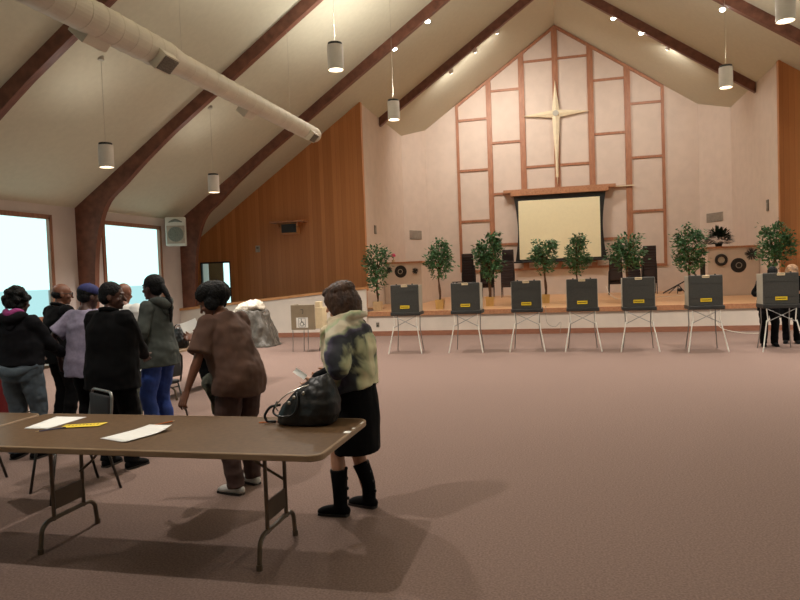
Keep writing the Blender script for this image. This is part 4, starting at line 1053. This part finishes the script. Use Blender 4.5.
        if hair == 'curly':
            rnd = random.Random(3)
            for i in range(46):
                u = Vector((rnd.gauss(0,1),rnd.gauss(0,1),rnd.gauss(.2,1))).normalized()
                if u.y > .55 and u.z < .45: continue
                if u.z < -.75: continue
                head_ell((u.x*.100,-.035+u.y*.105,.03+u.z*.10),(.030,.030,.030))
        # keep the face free
        me = remesh(bm, max(vox,.007), 2 if hair!='curly' else 1, (.006*s,45,.6) if hair in('bob','curly','updo') else (.002,60,1))
        obj('hair', me, M[hairm], t, smooth=True)
    elif hair == 'cap':
        head_ell((0,-.022,.048),(.084,.099,.082)); head_ell((0,-.05,-.0),(.073,.064,.06))
        me = remesh(bm, .008, 2); obj('hair', me, M[hairm], t, smooth=True)
        bm = bmesh.new(); head_ell((0,-.012,.062),(.090,.106,.075))
        bmesh.ops.bisect_plane(bm, geom=bm.verts[:]+bm.edges[:]+bm.faces[:], plane_co=hpnt(0,0,.035), plane_no=hr.to_3x3()@Vector((0,.1,1)), clear_inner=True)
        hs = [e for e in bm.edges if e.is_boundary]; bmesh.ops.edgeloop_fill(bm, edges=hs)
        tube(bm, [hpnt(0,.07,.055),hpnt(0,.12,.05),hpnt(0,.165,.038)], [(.07*s,.006*s),(.068*s,.005*s),(.045*s,.004*s)], side=hr.to_3x3()@Vector((1,0,0)), n=14)
        c_ = obj('baseball_cap', remesh(bm, .005, 2), M['navy'], t, smooth=True)
        bm = bmesh.new(); bmesh.ops.create_uvsphere(bm, u_segments=8, v_segments=6, radius=.009*s, matrix=Matrix.Translation(hpnt(0,-.012,.137))); obj('button', bm, M['navy'], c_)
    elif hair == 'stubble':
        head_ell((0,-.03,-.005),(.0765,.083,.055)); obj('hair', remesh(bm, .008, 1), M[hairm], t, smooth=True)
    else: bm.free()
    # ---- clothes
    if bottom:
        kind, mm = bottom[0], bottom[1]
        bm = bmesh.new()
        if kind == 'trousers':
            lo = bottom[2] if len(bottom) > 2 else .05
            torso_tube(bm, .80, 1.04, .014)
            for k in 'LR':
                a = an[k]; pz = kn[k].lerp(a, 1-lo)
                tube(bm, [hp[k]+Vector((0,0,.03)), hp[k].lerp(kn[k],.45), kn[k], kn[k].lerp(a,.5), a+Vector((0,0,-.03*s))], [.104*s*b**.5*hips**.5,.096*s*b**.5*hips**.5,.080*s*b**.5,.074*s*b**.3,.068*s], n=16, dome=False)
            obj('trousers', remesh(bm, max(vox,.008), 3, (.009,9,1.6)), M[mm], t, smooth=True)
        else:
            hem = bottom[2]
            pts = [bend((0,0,1.04*s)), Vector((0,0,.92*s)), Vector((0,.0,.75*s)), Vector((0,0,(hem+.02)*s)), Vector((0,0,hem*s))]
            tube(bm, pts, [(.165*s*b,.13*s*b),(.192*hips*s*b,.15*s*b),(.2*hips*s*b,.165*s*b),(.205*hips*s,.165*s),(.2*hips*s,.16*s)], side=(1,0,0), n=26, dome=False)
            obj('skirt', remesh(bm, .008, 3, (.008,10,.4)), M[mm], t, smooth=True)
    for k in 'LR':
        fd = Vector(((-.12 if k=='L' else .12),1,0)).normalized(); sd = fd.cross(Vector((0,0,1)))
        bm = bmesh.new(); a = an[k]
        tube(bm, [a-fd*.04*s+Vector((0,0,-.045*s)), a+fd*.05*s+Vector((0,0,-.043*s)), a+fd*.13*s+Vector((0,0,-.053*s)), a+fd*.165*s+Vector((0,0,-.06*s))], [(.038*s,.038*s),(.046*s,.038*s),(.048*s,.030*s),(.036*s,.02*s)], side=sd, n=16)
        if boots: tube(bm, [a+Vector((0,0,-.04*s)), a+Vector((0,0,.10*s)), a.lerp(kn[k],.66)], [.052*s,.055*s,.066*s], n=18, dome=False)
        else: tube(bm, [a+Vector((0,0,-.04*s)), a+Vector((0,0,.01*s))], [.042*s,.042*s], n=14, dome=False)
        me = remesh(bm, .007, 2)
        for v in me.vertices: v.co.z = max(v.co.z, .006)
        sb = obj('boot' if boots else 'shoe', me, M[shoe], t, smooth=True)
        bm = bmesh.new(); tube(bm, [a-fd*.055*s, a+fd*.05*s, a+fd*.17*s], [(.040*s,.009),(.049*s,.009),(.040*s,.009)], side=sd, n=18)
        for v in bm.verts: v.co.z = (.0 if v.co.z < a.z else .018)
        obj('sole', bm, M['sole'], sb)
        if boots:
            for i in range(4):
                bm = bmesh.new(); p = (a+Vector((0,0,.05*s))).lerp(a.lerp(kn[k],.68), i/3)-fd*.062*s; ell(bm, p, (.011,.011,.014), seg=8); obj('button', bm, M['leather'], sb)
    if top:
        mm = top['m']; bm = bmesh.new(); inf = top.get('inf',.018)
        torso_tube(bm, top.get('hem',.84), 1.455, inf, top.get('flare',.0), hang=True)
        tube(bm, [sh['L'], bend((0,-.012*s,1.415*s)), sh['R']], [.058*s,.066*s,.058*s], n=14)
        for k in 'LR':
            r = .066*s*b**.5+inf*.5; tube(bm, [sh[k]+Vector((0,0,-.02)), sh[k]+Vector((0,0,.0))], [r*1.02,r*1.02], n=14)
            if top.get('sleeve','long') == 'long': tube(bm, [sh[k], sh[k].lerp(el[k],.5), el[k], el[k].lerp(wr_[k],.5), wr_[k]], [r,r*.92,r*.82,r*.74,r*.60], n=14, dome=False)
            else: tube(bm, [sh[k], sh[k].lerp(el[k],.5), sh[k].lerp(el[k],.86)], [r,r*1.05,r*1.12], n=14, dome=False)
        nm = top.get('name','jacket')
        g = obj(nm, remesh(bm, max(vox,.008), 9, top.get('fold',(.011,8,1.3))), M[mm], t, smooth=True)
        cl = top.get('collar')
        if cl:
            bm = bmesh.new(); c = bend((0,-.015*s,1.465*s)); n_ = 24
            tilt = Matrix.Rotation(-la-.25,3,'X')
            tube(bm, [c+tilt@Vector((.078*s*math.cos(2*PI*i/n_),.07*s*math.sin(2*PI*i/n_),0)) for i in range(n_+1)], .020*s, n=8, k=1, smooth=False, dome=False)
            obj('collar', bm, M[cl], g, smooth=True)
        if top.get('hood'):
            bm = bmesh.new(); c = bend((0,-.03*s,1.43*s)); 
            tube(bm, [c+Vector((-.10*s,.02,.03)), c+Vector((-.085*s,-.07*s,.03*s)), c+Vector((0,-.11*s,-.01*s)), c+Vector((.085*s,-.07*s,.03*s)), c+Vector((.10*s,.02,.03))], [.022*s,.045*s,.058*s,.045*s,.022*s], n=14)
            tube(bm, [c+Vector((0,-.06*s,.03*s)), c+Vector((0,-.11*s,-.09*s))], [(.10*s,.04*s),(.045*s,.03*s)], side=(1,0,0), n=16)
            obj('hood', remesh(bm,.008,2,(.006,14,1)), M[top['hood']], g, smooth=True)
            if top.get('lining'):
                bm = bmesh.new(); tube(bm, [c+Vector((-.075*s,.0,.065*s)), c+Vector((-.055*s,-.075*s,.075*s)), c+Vector((0,-.115*s,.045*s)), c+Vector((.055*s,-.075*s,.075*s)), c+Vector((.075*s,0,.065*s))], [.018*s,.032*s,.036*s,.032*s,.018*s], n=12)
                obj('hood_lining', remesh(bm,.007,2,(.004,14,1)), M[top['lining']], g, smooth=True)
    J = dict(sh=sh, el=el, wr=wr_, hc=hc, bend=bend, s=s, HM=HM, body=body)
    return t, J
rad = math.radians
# brown scrubs
t, J = person('person in brown short-sleeved top and trousers leaning forward with left arm hanging', (-2.56,4.93,0), rad(70), 1.70, 1.14, 20, 'skin_brown', 'updo', 'hair_black', (26,24),
    wl=(-2.84,4.62,.865), wr=(-3.06,5.22,1.20), top=dict(m='c_brown', sleeve='short', hem=.80, inf=.028, flare=.0, name='shirt', fold=(.014,7,1.2)), bottom=('trousers','c_brown2'), shoe='shoe_white', vox=.006, feet=[(-.10,-.02),(.16,.06)], hips=1.10)
s = J['s']
# lanyard braid and grey cloth hanging at the front
bm = bmesh.new(); b_ = J['bend']
me_pts = [b_((-.05,.25,1.0)), b_((-.1,.26,.92)), b_((-.08,.22,.78)), Vector((-.06,.22,.62))]
tube(bm, me_pts, [(.05,.02),(.065,.025),(.06,.025),(.04,.02)], side=(1,0,0), n=14); obj('tied_cloth', remesh(bm,.008,2,(.014,16,.6)), M['cloth_grey'], t, smooth=True)
bm = bmesh.new(); tube(bm, [b_((-.08,.20,1.32)), b_((-.05,.27,1.15)), b_((0,.28,1.0)), b_((.02,.25,.93))], [(.05,.02),(.09,.035),(.13,.05),(.10,.03)], side=(1,0,0), n=16); obj('dark_bib', remesh(bm,.009,2,(.01,12,1)), M['c_black'], t, smooth=True)
def held_paper(label, c, n, up, w, h, m='paper'):
    c, n, up = Vector(c), Vector(n).normalized(), Vector(up); up = (up-n*up.dot(n)).normalized(); r = up.cross(n)
    bm = bmesh.new(); fr = []
    for e in (0,.0015):
        g = []
        for i in range(5):
            for j in range(5):
                u, v = i/4-.5, j/4-.5
                g.append(bm.verts.new(r*u*w+up*v*h+n*(e+.012*(4*u*u))))
        fr.append(g)
    for i in range(4):
        for j in range(4):
            q = [i*5+j,(i+1)*5+j,(i+1)*5+j+1,i*5+j+1]
            bm.faces.new([fr[0][k] for k in q]); bm.faces.new([fr[1][k] for k in q[::-1]])
    o = obj('paper_sheet', bm, M[m], None, True, loc=tuple(c)); tag(o, label, 'paper'); return o
held_paper('white sheet held up by the person in the brown top', (-3.20,5.30,1.30), (.45,-.8,.35), (-.5,.1,1), .14, .11)
# scarf woman
t, J = person('person with brown bob in a pale patterned shawl, black skirt and tall boots', (-1.48,4.58,0), rad(80), 1.63, 1.02, 5, 'skin_light', 'bob', 'hair_brown', (4,16),
    wl=(-1.70,4.40,.98), wr=(-1.66,4.62,1.0), top=dict(m='c_black', sleeve='long', hem=.82, inf=.02, name='cardigan'), bottom=('skirt','c_black',.475), shoe='c_black', vox=.006, female=True, boots=True, feet=[(-.11,.10),(.12,-.02)], hips=1.02)
s = J['s']; b_ = J['bend']
bm = bmesh.new()
rg = [(.93,.22,.18,.0),(1.0,.225,.185,.01),(1.12,.235,.19,.01),(1.25,.24,.185,.0),(1.34,.235,.165,-.01),(1.40,.195,.14,-.015),(1.45,.12,.105,-.02)]
tube(bm, [b_((0,y*s,z*s)) for z,a,d,y in rg], [(a*s,d*s) for z,a,d,y in rg], side=(1,0,0), n=28, dome=False)
tube(bm, [b_((-.12,.05,1.39)), b_((0,.13,1.33)), b_((.12,.05,1.39)), b_((.09,-.09,1.415)), b_((-.09,-.09,1.415)), b_((-.12,.03,1.39))], .032, n=10)
for k in 'L': tube(bm, [J['sh'][k]+Vector((0,0,.0)), J['sh'][k].lerp(J['el'][k],.6), J['sh'][k].lerp(J['el'][k],1.0)], [.105*s,.105*s,.092*s], n=16)
tube(bm, [b_((-.10,.11,1.34)), b_((-.06,.13,1.2)), b_((-.03,.14,1.06))], [(.10,.03),(.12,.04),(.09,.03)], side=(1,0,0), n=16)
g = obj('shawl', remesh(bm, .008, 3, (.018,7.5,1.1)), M['scarf'], t, smooth=True)
bm = bmesh.new(); tube(bm, [b_((.085*math.cos(a)*s,(.075*math.sin(a)-.01)*s,1.475*s)) for a in [2*PI*i/20 for i in range(21)]], .024, n=8, k=1, smooth=False, dome=False); obj('shirt_collar', bm, M['collar'], t, smooth=True)
held_paper('small white slip held above the black handbag', (-1.80,4.36,1.03), (.1,-.9,.45), (-.7,0,.5), .04, .10)
# black jacket, looking right
t, J = person('person in a black jacket with back to camera and face turned right', (-4.10,5.42,0), rad(-6), 1.70, 1.28, 2, 'skin_dark', 'short', 'hair_black', (-62,4),
    wl=(-4.28,5.75,1.0), wr=(-3.98,5.75,1.0), top=dict(m='c_black', hem=.74, inf=.035, flare=.012, collar='c_black', fold=(.014,6,1.2)), bottom=('trousers','c_black'), shoe='c_black', vox=.007, feet=[(-.1,0),(.18,.0)])
# pink hood
t, J = person('person in a dark hoodie with magenta hood lining and grey jeans, back to camera', (-5.25,5.58,0), rad(8), 1.67, 1.12, 0, 'skin_dark', 'curly', 'hair_black', (0,8),
    wl=(-5.40,5.95,1.0), wr=(-5.08,5.95,1.0), top=dict(m='c_hoodie', hem=.95, inf=.03, hood='c_hoodie', lining='c_magenta', name='hoodie'), bottom=('trousers','c_jeans'), vox=.009, female=True, hips=1.12)
bm = bmesh.new(); b_ = J['bend']
tube(bm, [Vector((-.2,-.05,.93)), Vector((-.1,-.145,.9)), Vector((.05,-.16,.88)), Vector((.2,-.06,.93))], [(.03,.02),(.05,.025),(.045,.025),(.03,.02)], side=(0,0,1), n=10); obj('waistband', remesh(bm,.009,2), M['c_jeans'], t, smooth=True)
# lavender shirt, navy cap
t, J = person('person in a lavender short-sleeved shirt and navy baseball cap', (-4.89,6.06,0), rad(-12), 1.69, 1.15, 4, 'skin_dark', 'cap', 'hair_black', (-10,8),
    wl=(-5.17,6.02,.93), wr=(-4.6,6.4,1.0), top=dict(m='c_lav', sleeve='short', hem=.76, inf=.03, flare=.015, name='shirt'), bottom=('trousers','c_black'), vox=.009)
# bald with glasses, black jacket
t, J = person('person with shaved head and glasses in a dark jacket, behind the lavender shirt', (-5.88,6.85,0), rad(-20), 1.72, 1.12, 3, 'skin_brown', 'stubble', 'hair_black', (-25,6),
    wl=(-5.95,7.2,1.05), wr=(-5.5,7.1,1.1), top=dict(m='c_black', hem=.78, inf=.03, collar='c_black'), bottom=('trousers','c_black'), vox=.009)
bm = bmesh.new(); H_ = J['HM']
for q in (-1,1):
    rod(bm, [H_@Vector((q*.079,-.03,.012)), H_@Vector((q*.079,.05,.014)), H_@Vector((q*.06,.093,.014))], .003, .01)
    pts = [H_@Vector((q*.032+.024*math.cos(a),.096,.012+.018*math.sin(a))) for a in [2*PI*i/14 for i in range(15)]]
    tube(bm, pts, .0025, n=6, k=1, smooth=False, dome=False)
obj('eyeglasses', bm, M['black'], t)
# white shirt bald
t, J = person('bald person in a white shirt behind the black jacket, facing away', (-5.10,6.98,0), rad(5), 1.70, 1.2, 3, 'skin_brown', 'none', 'hair_black', (0,10),
    wl=(-5.25,7.3,1.05), wr=(-4.95,7.3,1.05), top=dict(m='c_white', hem=.78, inf=.03, name='shirt'), bottom=('trousers','cloth_grey'), vox=.009)
# grey hooded jacket
t, J = person('person with long ponytail in a grey-green hooded jacket and blue jeans, facing left', (-4.26,6.42,0), rad(84), 1.76, 1.02, 2, 'skin_dark', 'pony', 'hair_black', (0,2),
    wl=(-4.50,6.28,1.16), wr=(-4.52,6.48,1.14), top=dict(m='c_olive', hem=.78, inf=.026, flare=.035, hood='c_olive', fold=(.012,7,1.2)), bottom=('trousers','c_blue'), vox=.007, female=True, hips=1.05)
bm = bmesh.new(); b_ = J['bend']; tube(bm, [b_((.178*math.cos(a),.145*math.sin(a),1.06)) for a in [2*PI*i/26 for i in range(27)]], (.014), n=6, k=1, smooth=False, dome=False); obj('belt', bm, M['c_olive'], t, smooth=True)
held_paper('white paper held by the person in the grey-green jacket', (-4.60,6.30,1.19), (.3,-.8,.5), (-.4,0,1), .09, .07)
held_paper('white sheet hanging down beside the grey-green jacket', (-4.36,6.2,.86), (.1,-.95,.25), (.4,0,1), .13, .13)
held_paper('white phone held by the person with glasses', (-5.36,6.75,1.34), (.1,-.9,.5), (.8,0,.5), .035, .12)
# two people behind the right-hand booth
t, J = person('person in dark clothes bending over the right-hand booth, nearer the left of it', (3.86,14.66,0), rad(178), 1.66, 1.0, 26, 'skin_brown', 'short', 'hair_black', (0,45),
    wl=(3.98,14.32,1.05), wr=(3.70,14.32,1.05), top=dict(m='c_black', hem=.72, inf=.03, collar='c_black'), bottom=('trousers','c_black'), vox=.011)
t, J = person('fair-haired person in a dark coat behind the right-hand booth at the frame edge', (4.40,15.12,0), rad(165), 1.64, 1.0, 24, 'skin_light', 'bob', 'hair_blond', (10,45),
    wl=(4.5,14.8,1.05), wr=(4.3,14.8,1.05), top=dict(m='c_black', hem=.55, inf=.035, flare=.03, name='coat'), bottom=('trousers','c_black'), vox=.011)

# ------------------------------------------------------------------ world, camera
W = bpy.data.worlds.new('world'); S.world = W; W.use_nodes = True
bg = W.node_tree.nodes['Background']; bg.inputs[0].default_value = (.75,.9,1,1); bg.inputs[1].default_value = 1.0
cam = bpy.data.cameras.new('camera'); co = bpy.data.objects.new('camera', cam); COL.objects.link(co)
cam.sensor_width = 36; cam.lens = 677.4*36/800; cam.clip_end = 200
yaw, pit, rol = math.radians(13.8), math.radians(2.25), math.radians(2.1)
co.matrix_world = Matrix.Translation((0,0,1.7)) @ Matrix.Rotation(yaw,4,'Z') @ Matrix.Rotation(PI/2-pit,4,'X') @ Matrix.Rotation(-rol,4,'Z')
S.camera = co
S.view_settings.view_transform = 'Standard'; S.view_settings.look = 'None'; S.view_settings.gamma = 1; S.view_settings.use_curve_mapping = False
S.view_settings.exposure = 0.0
